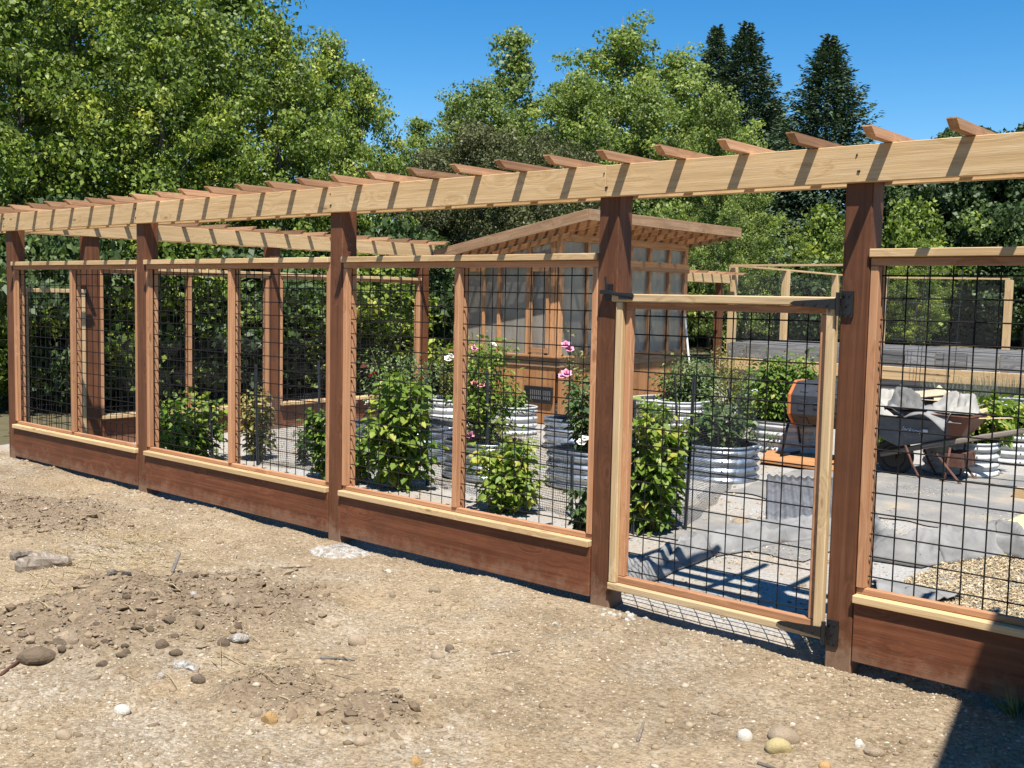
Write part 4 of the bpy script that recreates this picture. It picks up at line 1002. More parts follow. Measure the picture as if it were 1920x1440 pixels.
# load: crumpled fabric, scrap and sticks (each its own thing)
def crumple(name, c, sx_, sy_, sz_, m, label, cat, seed, n=34, rz_=0, fold=1.0, group=None):
    r = np.random.default_rng(seed); U, Vv = np.meshgrid(np.linspace(-1, 1, n), np.linspace(-1, 1, n))
    K = 11; pu = r.uniform(-.75, .75, (K, 2)); sl_ = r.uniform(.35, 1.5, K); th = r.uniform(0, 6.28, K); hh = r.uniform(.75, 1.1, K)
    z = np.full(U.shape, 9.0)
    for k in range(K):                                        # flat facets meeting in creases, like stiff folded cloth
        z = np.minimum(z, hh[k]-sl_[k]*((U-pu[k, 0])*np.cos(th[k])+(Vv-pu[k, 1])*np.sin(th[k]))*.75)
    z = np.minimum(z, 1.35-1.0*(U**2+Vv**2)) + fold*.10*fbm(U+seed, Vv, 2.2, seed, 3) - fold*.16*(np.abs(fbm(U*1.0+seed*3, Vv, 1.5, seed+5, 2)) < .06)
    edge = np.maximum(np.abs(U), np.abs(Vv)); z = z*(1-sstep(.78, 1, edge)*.95)
    X = U*sx_*(1+.18*fbm(U, Vv, 1.3, seed+9, 2)); Y_ = Vv*sy_*(1+.18*fbm(U, Vv, 1.3, seed+11, 2))
    v = np.stack([X, Y_, np.maximum(z*sz_*1.25, 0.0)], -1).reshape(-1, 3); f = []
    for j in range(n-1):
        for i in range(n-1): f.append((j*n+i, j*n+i+1, (j+1)*n+i+1, (j+1)*n+i))
    o = mesh_obj(name, v, f, m, None, True, loc=c); o.rotation_euler.z = rz_
    md = o.modifiers.new('s', 'SOLIDIFY'); md.thickness = .006; md.offset = 1
    return tag(o, label, cat, group)
lz = lambda px, py, dy: WO + wbl(px, py, dy)
crumple('debris_heap', lz(1722, 782, .22), .52, .30, .26, M_FABRICD, 'dark rumpled debris filling the wheelbarrow tray under the bundles', 'debris', 33, fold=1.6)
crumple('fabric_bundle', lz(1655, 758, .22), .29, .30, .40, M_LOAD, 'big smooth grey fabric bundle heaped at the front of the wheelbarrow', 'fabric', 3)
crumple('fabric_bundle', lz(1650, 775, .02), .20, .16, .20, M_LOAD, 'grey fabric fold hanging over the wheelbarrow rim near the wheel', 'fabric', 8)
crumple('fabric_bundle', lz(1712, 764, .12), .22, .24, .32, M_FABRICD, 'darker knotted fabric in the middle of the wheelbarrow load', 'fabric', 12, fold=1.5)
crumple('fabric_bundle', lz(1795, 772, .18), .22, .22, .30, M_LOAD, 'pale stiff fabric corner at the rear of the wheelbarrow load', 'fabric', 21, fold=1.4)
crumple('fabric_bundle', lz(1745, 748, .34), .32, .18, .36, M_CARD, 'cream torn paper sacking at the back of the wheelbarrow heap', 'sacking', 27, fold=1.5)
# flap of fabric hanging over the near rim
v = []; f = []; NA, NB = 26, 10
pa = [lz(1672, 763, -.03), lz(1700, 775, -.05), lz(1735, 772, -.06), lz(1775, 786, -.06), lz(1790, 776, -.03)]
low = [4, 16, 10, 34, 6]
for i in range(NA):
    s = i/(NA-1)*4; k_ = min(int(s), 3); t_ = s-k_; p = pa[k_].lerp(pa[k_+1], t_); d_ = (low[k_]*(1-t_)+low[k_+1]*t_)/190*.8-.02
    for j in range(NB):
        w_ = j/(NB-1); v.append((p.x+.02*math.sin(s*3)*w_, p.y+.16*(1-w_)**1.5-.075*w_-.015*math.sin(s*5)*w_, p.z+.05-.05*(1-w_)*0-(d_+.045)*w_**1.4))
for i in range(NA-1):
    for j in range(NB-1): f.append((i*NB+j, (i+1)*NB+j, (i+1)*NB+j+1, i*NB+j+1))
o = mesh_obj('fabric_flap', v, f, M_FABRIC, None, True); md = o.modifiers.new('s', 'SOLIDIFY'); md.thickness = .005
tag(o, 'grey fabric flap draped over the near rim of the wheelbarrow', 'fabric')
for k_, (pa_, pb_, w_, m_, lb) in enumerate((((1752, 755), (1795, 748), .14, M_CARD, 'cream cardboard panel lying on the wheelbarrow heap'), ((1745, 770), (1792, 765), .10, W_PLY, 'pale plywood offcut propped in the wheelbarrow load'), ((1700, 742), (1770, 735), .08, M_CARD, 'torn cream board scrap on top of the wheelbarrow heap'))):
    a = lz(*pa_, .16); c_ = lz(*pb_, .22); o = beam('offcut', a, c_, w_, .012, m_, None, .002, upv=(0, -.8, .6)); tag(o, lb, 'offcut')
for k_, (pa_, pb_, w_, m_) in enumerate((((1775, 785), (1845, 758), .022, W_OLD), ((1790, 785), (1850, 768), .05, W_PLY), ((1800, 785), (1900, 784), .018, W_PLY))):
    a = lz(*pa_, .10); c_ = lz(*pb_, .30); o = beam('wood_stick', a, c_, w_, w_*.6, m_, None, .003)
    tag(o, ('thin grey stick poking from the rear of the wheelbarrow', 'pale split batten poking from the rear of the wheelbarrow', 'long thin straight rod lying across the wheelbarrow rear')[k_], 'stick')

# ------------------------------------------------------------------ ground cloths, boards, chips
def drape(name, path, width, amp, label, m, seed, n=90, k=18):
    """a rumpled strip of cloth following a ground path"""
    P = [Vector((p.x, p.y, 0)) for p in path]; cum = [0]
    for a, c_ in zip(P[:-1], P[1:]): cum.append(cum[-1]+(c_-a).length)
    v = []; f = []
    for i in range(n):
        s = cum[-1]*i/(n-1); j = max(0, min(len(P)-2, next((q_ for q_ in range(len(cum)-1) if cum[q_+1] >= s), len(P)-2)))
        t_ = (s-cum[j])/max(cum[j+1]-cum[j], 1e-6); p = P[j].lerp(P[j+1], t_); d_ = (P[min(j+1, len(P)-1)]-P[j]).normalized(); nrm = Vector((-d_.y, d_.x, 0))
        wv_ = width*(1+.35*float(fbm(np.array([s*1.4]), np.array([seed*1.0]), 1, seed, 2)[0]))
        for q_ in range(k):
            a = q_/(k-1)*2-1; x_ = p + nrm*(a*wv_/2)
            h_ = amp*max(0, 1-a*a)**.7*(.25+2.6*abs(.5-abs(float(fbm(np.array([s*2.6+a*.8]), np.array([a*1.6+seed-s*.5]), 1.1, seed, 2)[0])))) + .05*abs(float(fbm(np.array([s*5.]), np.array([a*3.+seed]), 1, seed+4, 2)[0]))
            v.append((x_.x+.05*float(fbm(np.array([s*2.]), np.array([a]), 1, seed+7, 2)[0]), x_.y, gzf(x_.x, x_.y)+.008+h_*(1-abs(a)**6)))
    for i in range(n-1):
        for q_ in range(k-1): f.append((i*k+q_, (i+1)*k+q_, (i+1)*k+q_+1, i*k+q_+1))
    o = mesh_obj(name, v, f, m, None, True); md = o.modifiers.new('s', 'SOLIDIFY'); md.thickness = .006; md.offset = 1
    return tag(o, label, 'fabric')
drape('landscape_fabric', [G(1600, 1000), G(1650, 1030), G(1690, 1062), G(1735, 1048), G(1800, 1040), G(1870, 1030), G(1960, 1050)], .36, .12, 'rumpled grey landscape fabric lying on the wood chips inside the fence', M_FABRIC, 5)
drape('landscape_fabric', [G(1150, 1100), G(1230, 1070), G(1300, 1040), G(1400, 1022), G(1480, 1012), G(1560, 995)], .26, .08, 'rolled grey fabric edge crossing the path behind the gate', M_FABRIC, 15)
drape('landscape_fabric', [G(1640, 1110), G(1700, 1115), G(1780, 1135)], .30, .015, 'thin grey fabric corner on the wood chips by the fence sill', M_FABRIC, 25, 30, 10)
# flat landscape fabric on the path
def flat_cloth(poly_n, x0, x1, y0, y1, label, seed):
    nx_, ny_ = 70, 50; v = []; f = []
    for j in range(ny_):
        for i in range(nx_):
            a = i/(nx_-1); c_ = j/(ny_-1); x = x0+(x1-x0)*a; y = y0+(y1-y0)*c_
            y += (1-c_)*.35*float(fbm(np.array([x*1.1]), np.array([seed]), 1, seed, 3)[0]); x += (1-a)*.2*float(fbm(np.array([y*1.3]), np.array([seed+2.]), 1, seed, 3)[0])
            v.append((x, y, gzf(x, y)+.010+.010*abs(float(fbm(np.array([x]), np.array([y]), 2.2, seed, 3)[0]))))
    for j in range(ny_-1):
        for i in range(nx_-1): f.append((j*nx_+i, j*nx_+i+1, (j+1)*nx_+i+1, (j+1)*nx_+i))
    o = mesh_obj('landscape_fabric', v, f, M_DUSTY, None, True); return tag(o, label, 'fabric')
flat_cloth(0, -4.7, -1.2, 3.55, 6.6, 'flat dusty grey landscape fabric spread under the wheelbarrow', 41)
flat_cloth(0, -4.6, -3.0, 1.5, 2.7, 'flat grey fabric patch on the path between gate and corrugated sheet', 47)
# plywood sheet and block at the right
pp = [G(1835, 1005, .03), G(1945, 958, .03), G(2090, 990, .03), G(1985, 1045, .03)]
slab('plywood_sheet', pp, .035, .055, W_PLY); tag(bpy.context.scene.collection.objects[-1], 'pale plywood sheet lying on the wood chips beside the rumpled fabric', 'plywood')
bk = G(1902, 938); o = bar('wood_block', (bk.x-.02, bk.y, .012), (bk.x+.30, bk.y+.14, .105), W_CEDAR, None, 'X'); tag(o, 'short orange timber block lying on the grey fabric', 'block')
h = MB(); pt = G(1884, 868)
for r_a, r_b, za, zb_ in ((.075, .095, 0, .13), (.105, .105, .13, .165)): h.prism((0, 0, za), (0, 0, zb_), r_a, r_b, 18)
pot = h.obj('flower_pot', M_TERRA); pot.location = (pt.x, pt.y, .01); tag(pot, 'terracotta pot standing between the white planters', 'pot')
# wood chips: thousands of flakes
def flakes(n, x0, x1, y0, y1, L, seed, dens=None):
    r = np.random.default_rng(seed); x = r.uniform(x0, x1, n); y = r.uniform(y0, y1, n)
    k_ = fbm(x, y, 1.2, seed, 3) > (dens if dens is not None else -9); x, y = x[k_], y[k_]; n = len(x)
    c = np.stack([x, y, gz(x, y)+r.uniform(.004, .022, n)], 1); th = r.uniform(0, 6.28, n)
    ax = np.stack([np.cos(th), np.sin(th), r.normal(0, .25, n)], 1); nn = np.stack([r.normal(0, .35, n), r.normal(0, .35, n), np.ones(n)], 1)
    Ls = L*r.uniform(.5, 1.5, n); return leaves(c, ax, nn, Ls, Ls*r.uniform(.16, .36, n), .05), r.uniform(0, 1, n)
m_chip = leafmat('wood_chip', [(0, (0.24, 0.165, 0.085)), (.35, (0.42, 0.32, 0.18)), (1, (0.56, 0.47, 0.31))], 0.0, .9)
V1, T1 = flakes(60000, -2.35, .0, .1, 3.0, .026, 5, -.35); V2, T2 = flakes(16000, -4.2, -1.2, .2, 5.4, .022, 9, .16); V3, T3 = flakes(7000, -10.6, -3.0, .2, 6.0, .03, 10, .22)
o = quads_obj('wood_chips', np.concatenate([V1, V2, V3]), m_chip, None, np.concatenate([T1, T2, T3])); tag(o, 'straw coloured wood chips scattered over the garden path', 'wood chips', kind='stuff')

# ------------------------------------------------------------------ dirt: pebbles, stones, clods, sticks
ICO = bmesh.new(); bmesh.ops.create_icosphere(ICO, subdivisions=1, radius=1); iv = np.array([v.co[:] for v in ICO.verts]); ifc = np.array([[v.index for v in f.verts] for f in ICO.faces]); ICO.free()
OCT = np.array([(1, 0, 0), (-1, 0, 0), (0, 1, 0), (0, -1, 0), (0, 0, 1), (0, 0, -1)], float); OCF = np.array([(0, 2, 4), (2, 1, 4), (1, 3, 4), (3, 0, 4), (2, 0, 5), (1, 2, 5), (3, 1, 5), (0, 3, 5)])
def pebble_mesh(name, n, x0, x1, y0, y1, rmin, rmax, m, seed, label, dens=None, sink=.35, iv=iv, ifc=ifc, rough=.13, smooth=True):
    r = np.random.default_rng(seed); x = r.uniform(x0, x1, n); y = r.uniform(y0, y1, n)
    if dens is not None: k_ = dens(x, y, r); x, y = x[k_], y[k_]; n = len(x)
    s = rmin*(rmax/rmin)**(r.uniform(0, 1, n)**2.6)
    sc = s[:, None]*np.stack([r.uniform(.8, 1.5, n), r.uniform(.7, 1.2, n), r.uniform(.45, .85, n)], 1)
    th = r.uniform(0, 6.28, n); v = iv[None]*sc[:, None, :]*(1+r.normal(0, rough, (n, len(iv), 1)))
    cx, sy = np.cos(th)[:, None], np.sin(th)[:, None]; X = v[..., 0]*cx-v[..., 1]*sy; Y_ = v[..., 0]*sy+v[..., 1]*cx
    v = np.stack([X+x[:, None], Y_+y[:, None], v[..., 2]+(gz(x, y)+sc[:, 2]*(1-2*sink)*.5)[:, None]], -1).reshape(-1, 3)
    f = (ifc[None]+(np.arange(n)*len(iv))[:, None, None]).reshape(-1, 3)
    me = bpy.data.meshes.new(name); me.vertices.add(len(v)); me.loops.add(len(f)*3); me.polygons.add(len(f))
    me.vertices.foreach_set('co', v.astype(np.float32).ravel()); me.loops.foreach_set('vertex_index', f.astype(np.int32).ravel()); me.polygons.foreach_set('loop_start', np.arange(0, len(f)*3, 3, dtype=np.int32)); me.update(calc_edges=True)
    a = me.attributes.new('tint', 'FLOAT', 'POINT'); a.data.foreach_set('value', np.repeat(r.uniform(0, 1, n), len(iv)).astype(np.float32))
    me.polygons.foreach_set('use_smooth', np.full(len(f), smooth))
    me.materials.append(m); o = link(bpy.data.objects.new(name, me)); return tag(o, label, name, kind='stuff')
m_peb = leafmat('pebble', [(0, (0.17, 0.125, 0.078)), (.5, (0.265, 0.203, 0.130)), (.85, (0.345, 0.283, 0.20)), (1, (0.42, 0.375, 0.30))], 0.0, .9, .15)
def dens_front(x, y, r): return (fbm(x, y, .9, 77, 3)*.5+.55) > r.uniform(0, 1, len(x))
pebble_mesh('pebbles', 17000, -12.5, .6, -4.0, -.02, .004, .021, m_peb, 3, 'pale pebbles scattered over the dry dirt', dens_front)
pebble_mesh('grit', 135000, -9.6, .3, -3.6, -.02, .003, .0095, m_peb, 13, 'fine tan grit covering the dry dirt', lambda x, y, r: (fbm(x, y, .9, 77, 3)*.6+.6) > r.uniform(0, 1, len(x)), iv=OCT, ifc=OCF, rough=.22, smooth=False)
pebble_mesh('gravel', 7000, -10.6, -1.2, .15, 6.2, .005, .02, m_peb, 4, 'grey grit and small stones on the garden floor')
m_cl = leafmat('crumb', [(0, (0.13, 0.095, 0.062)), (1, (0.245, 0.185, 0.122))], 0.0, .95, .1)
pebble_mesh('soil_crumbs', 46000, -12.0, 1.0, -4.3, -.2, .005, .030, m_cl, 6, 'crumbly brown soil clods in the disturbed patches', lambda x, y, r: patchmask(x, y)*.85 > r.uniform(0, 1, len(x)), rough=.26, smooth=False)
STN = []
for s_ in range(7):
    bm = bmesh.new(); bmesh.ops.create_icosphere(bm, subdivisions=3, radius=1); r = np.random.default_rng(s_+50)
    d_ = [Vector(r.normal(size=3)).normalized() for _ in range(9)]; am = r.uniform(-.22, .10, 9)
    for v_ in bm.verts:
        n_ = v_.co.normalized(); k_ = 1+sum(a_*max(0, n_.dot(q_))**3 for a_, q_ in zip(am, d_)); v_.co = n_*k_*(1+.03*math.sin(n_.x*9+s_)*math.cos(n_.y*8))
        if s_ > 3:                                           # angular kinds: flatten some sides
            for q_ in d_[:5]:
                e_ = v_.co.dot(q_)
                if e_ > .70: v_.co -= q_*(e_-.70)
            v_.co *= 1+.10*float(fbm(np.array([v_.co.x*1.5+v_.co.z]), np.array([v_.co.y*1.5+v_.co.z*.7]), 1.6, s_, 3)[0])
    bm.faces.ensure_lookup_table(); me_ = bpy.data.meshes.new('stone'); bm.to_mesh(me_); bm.free()
    me_.polygons.foreach_set('use_smooth', [s_ <= 3]*len(me_.polygons)); STN.append(me_)
_sm = {}
def stone(px, py, w, hpx, m, kind, label, name='stone', cat='stone', group=None, y=None):
    p = G(px, py+hpx*.35); z = gzf(p.x, p.y); p = G(px, py+hpx*.35, z); s = pxm(p); key = (kind, m.name)
    if key not in _sm: q_ = STN[kind].copy(); q_.materials.clear(); q_.materials.append(m); _sm[key] = q_
    o = link(bpy.data.objects.new(name, _sm[key])); rx = w/s/2; rz_ = min(hpx/s*.62, rx*1.1)
    o.scale = (rx, rx*random.uniform(.75, .95), rz_); o.rotation_euler.z = YAW+random.uniform(-.4, .4); o.location = (p.x, p.y, gzf(p.x, p.y)+rz_*.22)
    return tag(o, label, cat, group)
stone(428, 1130, 44, 30, S_TAN, 0, 'round tan stone at the edge of the dark soil patch')
stone(70, 1207, 72, 38, M_CLOD, 6, 'big dark soil clod at the left end of the disturbed patch', 'soil_clod', 'clod')
stone(122, 1163, 50, 34, S_TAN, 4, 'angular tan rock leaning beside the big dark clod')
stone(340, 1203, 36, 18, M_PLASTER, 5, 'white plaster lump lying nearest the dark soil patch', 'plaster_lump', 'lump')
stone(448, 1185, 40, 20, M_PLASTER, 6, 'white plaster lump with a brown pebble at its side', 'plaster_lump', 'lump')
stone(362, 1118, 16, 10, M_PLASTER, 5, 'tiny white plaster crumb on the dark soil near the upright stick', 'plaster_lump', 'lump')
stone(360, 1240, 30, 13, M_PLASTER, 4, 'flat white plaster lump right above the brown clod', 'plaster_lump', 'lump')
stone(302, 1264, 18, 14, M_PLASTER, 5, 'small white plaster lump lowest of the lumps', 'plaster_lump', 'lump')
stone(372, 1266, 28, 26, S_BRN, 6, 'upright dark brown clod standing alone on the pebbly dirt', 'soil_clod', 'clod')
stone(228, 1329, 38, 20, S_PALE, 1, 'pale oblong stone lying alone on pebbly dirt')
stone(505, 1333, 34, 30, S_ORG, 4, 'golden tan rock beside a crumbled soil heap')
stone(480, 1325, 26, 18, S_TAN, 2, 'smaller tan rock touching the golden one')
stone(120, 1375, 30, 18, S_TAN, 3, 'flat tan stone on the pebbles at the far lower left')
stone(815, 1105, 24, 14, S_TAN, 0, 'smooth oval stone below the long skirt board')
stone(842, 1215, 20, 16, S_BRN, 2, 'dark brown stone touching a tan one')
stone(820, 1228, 30, 14, S_TAN, 1, 'flat tan stone touching the dark brown one')
stone(1395, 1377, 33, 24, S_PALE, 2, 'white round stone near the yellow one')
stone(1460, 1398, 52, 32, S_YEL, 0, 'yellow cobble resting against a grey stone')
stone(1470, 1374, 62, 30, S_TAN, 3, 'broad grey tan stone half buried behind the yellow cobble')
stone(1640, 1405, 42, 22, S_TAN, 6, 'grey tan rock sunk in gravel near the building shadow')
stone(1612, 1396, 22, 18, S_PALE, 5, 'pale angular stone beside the sunk grey rock')
stone(780, 1424, 24, 26, S_ORG, 5, 'orange brown stone alone in pale gravel')
stone(1545, 1434, 26, 14, S_ORG, 1, 'small orange stone at the bottom near the twig')
stone(680, 1388, 34, 18, S_TAN, 3, 'half buried tan stone in the pale gravel drift')
stone(655, 1388, 20, 12, S_PALE, 2, 'white pebble beside the half buried tan stone')
stone(1243, 1320, 20, 13, S_TAN, 0, 'small tan stone at the end of the pale gravel streak')
stone(1202, 1327, 12, 10, S_TAN, 2, 'tiny grey stone near the pale gravel streak')
stone(670, 1200, 34, 22, S_TAN, 3, 'tan stone sunk flush in the dirt in front of the white spill')
stone(735, 1115, 14, 12, S_TAN, 1, 'little grey stone above the smooth oval one')
stone(1040, 1168, 16, 10, S_PALE, 4, 'pale chip of rock below the gate post')
stone(1390, 978, 40, 24, S_TAN, 5, 'tan rock on the fabric inside the gate')
stone(1458, 1015, 22, 16, S_BRN, 4, 'brown rock on the rolled fabric inside the gate')
r = random.Random(9)
for i in range(20):
    px, py = r.gauss(285, 95), r.gauss(1165, 28)
    if px < 30: continue
    stone(px, py, r.uniform(14, 30), r.uniform(10, 18), M_CLOD, r.choice([4, 5, 6]), 'crumbly brown clod in the disturbed soil patch', 'soil_clod', 'clod', 'clods of the disturbed patch')
r = random.Random(5)
for i in range(34):
    px, py = r.uniform(20, 1700), r.uniform(1010, 1430)
    if py < 930+.19*px: py = 960+.19*px+r.uniform(0, 120)
    if py > 1435: continue
    w = r.uniform(8, 17); stone(px, py, w, w*.6, r.choice([S_TAN, S_PALE, S_TAN, S_TAN]), r.randrange(7), 'small loose stone lying on the open dirt', group='small stones on the dirt')
for i in range(16):
    px, py = r.uniform(1112, 1215), r.uniform(1135, 1152)
    stone(px, py+(px-1112)*.16, r.uniform(7, 13), 7, S_PALE, r.randrange(7), 'white gravel piece at the foot of the gate post', group='white gravel by the gate post')
# white plaster spill at the second post foot
v = []; f = []; c_ = G(636, 1032); N = 30
for k_, rr in enumerate((0, .35, .65, .85, 1.0)):
    for i in range(N):
        a = 2*math.pi*i/N; w_ = rr*(1+.35*float(fbm(np.array([math.cos(a)*1.5]), np.array([math.sin(a)*1.5]), 1.6, 4, 3)[0])); x = c_.x+.24*w_*math.cos(a); y = c_.y+.17*w_*math.sin(a)
        v.append((x, y, gzf(x, y)+.026*(1-rr)**.6-.002-.010*(rr == 1)+random.uniform(0, .018)*(rr < 1)))
for k_ in range(4):
    for i in range(N): f.append((k_*N+i, k_*N+(i+1) % N, (k_+1)*N+(i+1) % N, (k_+1)*N+i))
tag(mesh_obj('plaster_spill', v, f, M_PLASTER, None, True), 'white powdery spill on the dirt at the foot of a post', 'spill')
# weathered log pieces and sticks
def log(px0, py0, px1, py1, r_, label, m=W_OLD, z=0.0, rough=.3, name='log', cat='log', lift=(0, 0)):
    a, b_ = G(px0, py0), G(px1, py1); a.z = gzf(a.x, a.y)+r_*.6+lift[0]; b_.z = gzf(b_.x, b_.y)+r_*.6+lift[1]
    N, K = 14, 9; v = []; f = []; d_ = (b_-a); u_ = d_.normalized(); s1 = u_.orthogonal().normalized(); s2 = u_.cross(s1)
    for i in range(N+1):
        s = i/N; p = a+d_*s; R_ = r_*(1-.35*s)*(.5 if i in (0, N) else 1)
        for j in range(K):
            t_ = 2*math.pi*j/K; q_ = R_*(1+rough*float(fbm(np.array([s*3+px0]), np.array([math.cos(t_)*1.2]), 1.5, 3, 3)[0])+rough*.4*(j % 3 == 0))
            v.append(p+s1*(q_*math.cos(t_))+s2*(q_*math.sin(t_)))
    for i in range(N):
        for j in range(K): f.append((i*K+j, i*K+(j+1) % K, (i+1)*K+(j+1) % K, (i+1)*K+j))
    f.append(tuple(reversed(range(K)))); f.append(tuple(N*K+j for j in range(K)))
    return tag(mesh_obj(name, v, f, m, None, rough < .25), label, cat)
log(28, 1078, 135, 1068, .048, 'grey split log lying on dry straw at the left', rough=.6)
log(55, 1058, 125, 1062, .034, 'shorter grey log half behind the split one', rough=.6)
log(22, 1060, 60, 1052, .036, 'rounded wood knot at the end of the grey logs')
log(205, 1142, 245, 1122, .020, 'dark bark stick in the disturbed soil', M_BARK, name='stick', cat='stick')
log(323, 1112, 338, 1096, .012, 'dark stick poking up out of the soil patch', M_BARK, name='stick', cat='stick', lift=(0, .10))
log(182, 1190, 226, 1203, .006, 'thin curved twig near the big clod', M_BARK, name='twig', cat='twig'); log(600, 1238, 665, 1240, .010, 'brown root lying flat in front of the sunk tan stone', M_BARK, name='twig', cat='twig')
log(920, 1225, 975, 1216, .006, 'forked twig in the middle of the open dirt', M_BARK, name='twig', cat='twig'); log(1196, 1382, 1208, 1350, .008, 'pale twig lying toward the gate', W_OLD, name='twig', cat='twig')
log(1420, 1422, 1475, 1438, .007, 'twig in the gravel below the yellow cobble', M_BARK, name='twig', cat='twig'); log(520, 1075, 590, 1066, .005, 'thin long twig left of the white spill', M_BARK, name='twig', cat='twig'); log(0, 1268, 70, 1238, .010, 'reddish root strip at the left edge of the dirt', M_RUST, name='twig', cat='twig')
# straw strands by the logs
V, T = [], []
for (px, py, n_, sp) in ((190, 1045, 260, .5), (240, 1020, 160, .35), (90, 1110, 220, .6), (450, 1250, 60, .5), (330, 1060, 90, .5)):
    c0 = G(px, py); rr = np.random.default_rng(px); x = c0.x+rr.normal(0, sp*.55, n_); y = c0.y+rr.normal(0, sp*.4, n_); th = rr.normal(.6, .7, n_)
    c = np.stack([x, y, gz(x, y)+rr.uniform(.004, .02, n_)], 1); ax = np.stack([np.cos(th), np.sin(th), rr.normal(.02, .12, n_)], 1)
    V.append(leaves(c, ax, np.tile([0., 0, 1], (n_, 1)), rr.uniform(.06, .30, n_), rr.uniform(.003, .006, n_), .02)); T.append(rr.uniform(0, 1, n_))
o = quads_obj('dry_straw', np.concatenate(V), L_STRAW, None, np.concatenate(T)); tag(o, 'dry straw strands strewn over the dirt around the logs', 'straw', kind='stuff')

# ------------------------------------------------------------------ trees
def tree_mesh(seed, H, R, n_br, clumps, per, leaf, env, trunk_r=.14, base=.12, up=.45, csize=.42, lift=0.0, aspect=.62):
    r = np.random.default_rng(seed); mb = MB()
    wob = lambda s: np.array([.12*H*.08*np.sin(s*5+seed), .12*H*.08*np.cos(s*4+seed*2), 0])
    tp = [np.array([0, 0, -.3]) + 0*wob(0)] + [np.array([0, 0, s*H])+wob(s) for s in np.linspace(.05, .97, 10)]
    mb.tube(tp, [trunk_r*(1-.93*i/10) for i in range(11)], 7)
    C = []; T = []; NB_ = []
    for k_ in range(n_br):
        s = base+(1-base)*((k_+r.uniform(0, 1))/n_br); th = k_*2.399+r.uniform(-.5, .5)
        L = R*env((s-base)/(1-base))*r.uniform(.62, 1.12)
        st = np.array([0, 0, s*H*.93])+wob(s); d = np.array([np.cos(th), np.sin(th), up*r.uniform(.4, 1.5)]); d = d/np.linalg.norm(d)
        pts = [st+d*L*q_+np.array([0, 0, -.10*L*q_*q_]) for q_ in np.linspace(0, 1, 5)]
        br = max(.012, trunk_r*.34*(1-s)); mb.tube(pts, [br, br*.8, br*.6, br*.4, br*.2], 4)
        nc = max(2, int(clumps*(.35+.65*L/R)))
        for q_ in range(nc):
            f_ = r.uniform(.25, 1.05); p = st+d*L*f_+np.array([0, 0, -.10*L*f_*f_])+r.normal(0, .20*csize+.06*L, 3)
            n_ = int(per*r.uniform(.6, 1.4)); cs = csize*r.uniform(.6, 1.3)
            q3 = r.normal(0, 1, (n_, 3)); q3 = q3/np.maximum(np.linalg.norm(q3, axis=1, keepdims=True), .3)*cs*np.cbrt(r.uniform(0.05, 1, (n_, 1)))*np.array([1, 1, .7])
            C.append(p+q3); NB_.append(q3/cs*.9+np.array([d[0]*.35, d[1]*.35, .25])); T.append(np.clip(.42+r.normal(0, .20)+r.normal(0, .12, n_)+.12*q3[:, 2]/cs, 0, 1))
    C = np.concatenate(C); T = np.concatenate(T); n = len(C); C[:, 2] = np.maximum(C[:, 2], .1)
    ax = r.normal(0, 1, (n, 3)); ax[:, 2] -= .45; nn = r.normal(0, .42, (n, 3)) + np.concatenate(NB_)
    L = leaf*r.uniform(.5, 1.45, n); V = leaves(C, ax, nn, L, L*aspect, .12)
    return V, T, mb
def tree_proto(key, m, *a, **kw):
    V, T, mb = tree_mesh(*a, **kw)
    o = quads_obj('crown', V, m, None, T); w_ = mb.obj('trunk', M_BARK, None, True); d = (o.data, w_.data)
    bpy.data.objects.remove(o); bpy.data.objects.remove(w_); return d
def plant_tree(name, data, pos, sc, rz_, label, group=None, cat='tree'):
    t = thing(name, pos, label, cat, group)
    for nm, me_ in (('trunk', data[1]), ('crown', data[0])):
        o = link(bpy.data.objects.new(nm, me_)); o.parent = t; o.scale = sc if not isinstance(sc, (int, float)) else (sc, sc, sc); o.rotation_euler.z = rz_
    return t
env_oval = lambda s: max(.12, (math.sin(math.pi*min(1, (s*.86+.14)))**.75))
env_low = lambda s: max(.10, (1-s**2.2)**.8)
env_cone = lambda s: max(.06, (1-s)**.85*.9+.10)
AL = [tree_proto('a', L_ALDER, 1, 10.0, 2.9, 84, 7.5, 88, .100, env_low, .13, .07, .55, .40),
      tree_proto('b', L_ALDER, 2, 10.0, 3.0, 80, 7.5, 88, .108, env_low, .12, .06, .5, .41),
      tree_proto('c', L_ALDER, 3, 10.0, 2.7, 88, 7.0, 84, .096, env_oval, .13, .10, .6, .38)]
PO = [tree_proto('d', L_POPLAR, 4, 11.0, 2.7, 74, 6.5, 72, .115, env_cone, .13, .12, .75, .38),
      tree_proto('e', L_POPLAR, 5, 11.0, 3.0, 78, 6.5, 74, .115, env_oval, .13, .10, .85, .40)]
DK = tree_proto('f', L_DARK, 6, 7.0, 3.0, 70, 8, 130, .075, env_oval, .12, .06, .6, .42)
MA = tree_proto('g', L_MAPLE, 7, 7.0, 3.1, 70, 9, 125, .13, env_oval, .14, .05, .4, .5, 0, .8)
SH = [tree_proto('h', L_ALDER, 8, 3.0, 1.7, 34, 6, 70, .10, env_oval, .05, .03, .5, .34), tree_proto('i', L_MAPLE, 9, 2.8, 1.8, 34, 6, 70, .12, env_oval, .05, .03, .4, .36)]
def put(kind, data, H0, px, depth, ptop, label, group, wid=1.0, name=None, rz_=None):
    p = far(px, depth); z0 = gzf(p.x, p.y) if p.y < 200 else 0; H = hgt(px, ptop, depth)-z0
    s = H/H0; return plant_tree(name or kind, data, (p.x, p.y, z0), (s*wid, s*wid, s), rz_ if rz_ is not None else px*.37, label, group)
ga = 'alders crowding behind the left side fence'
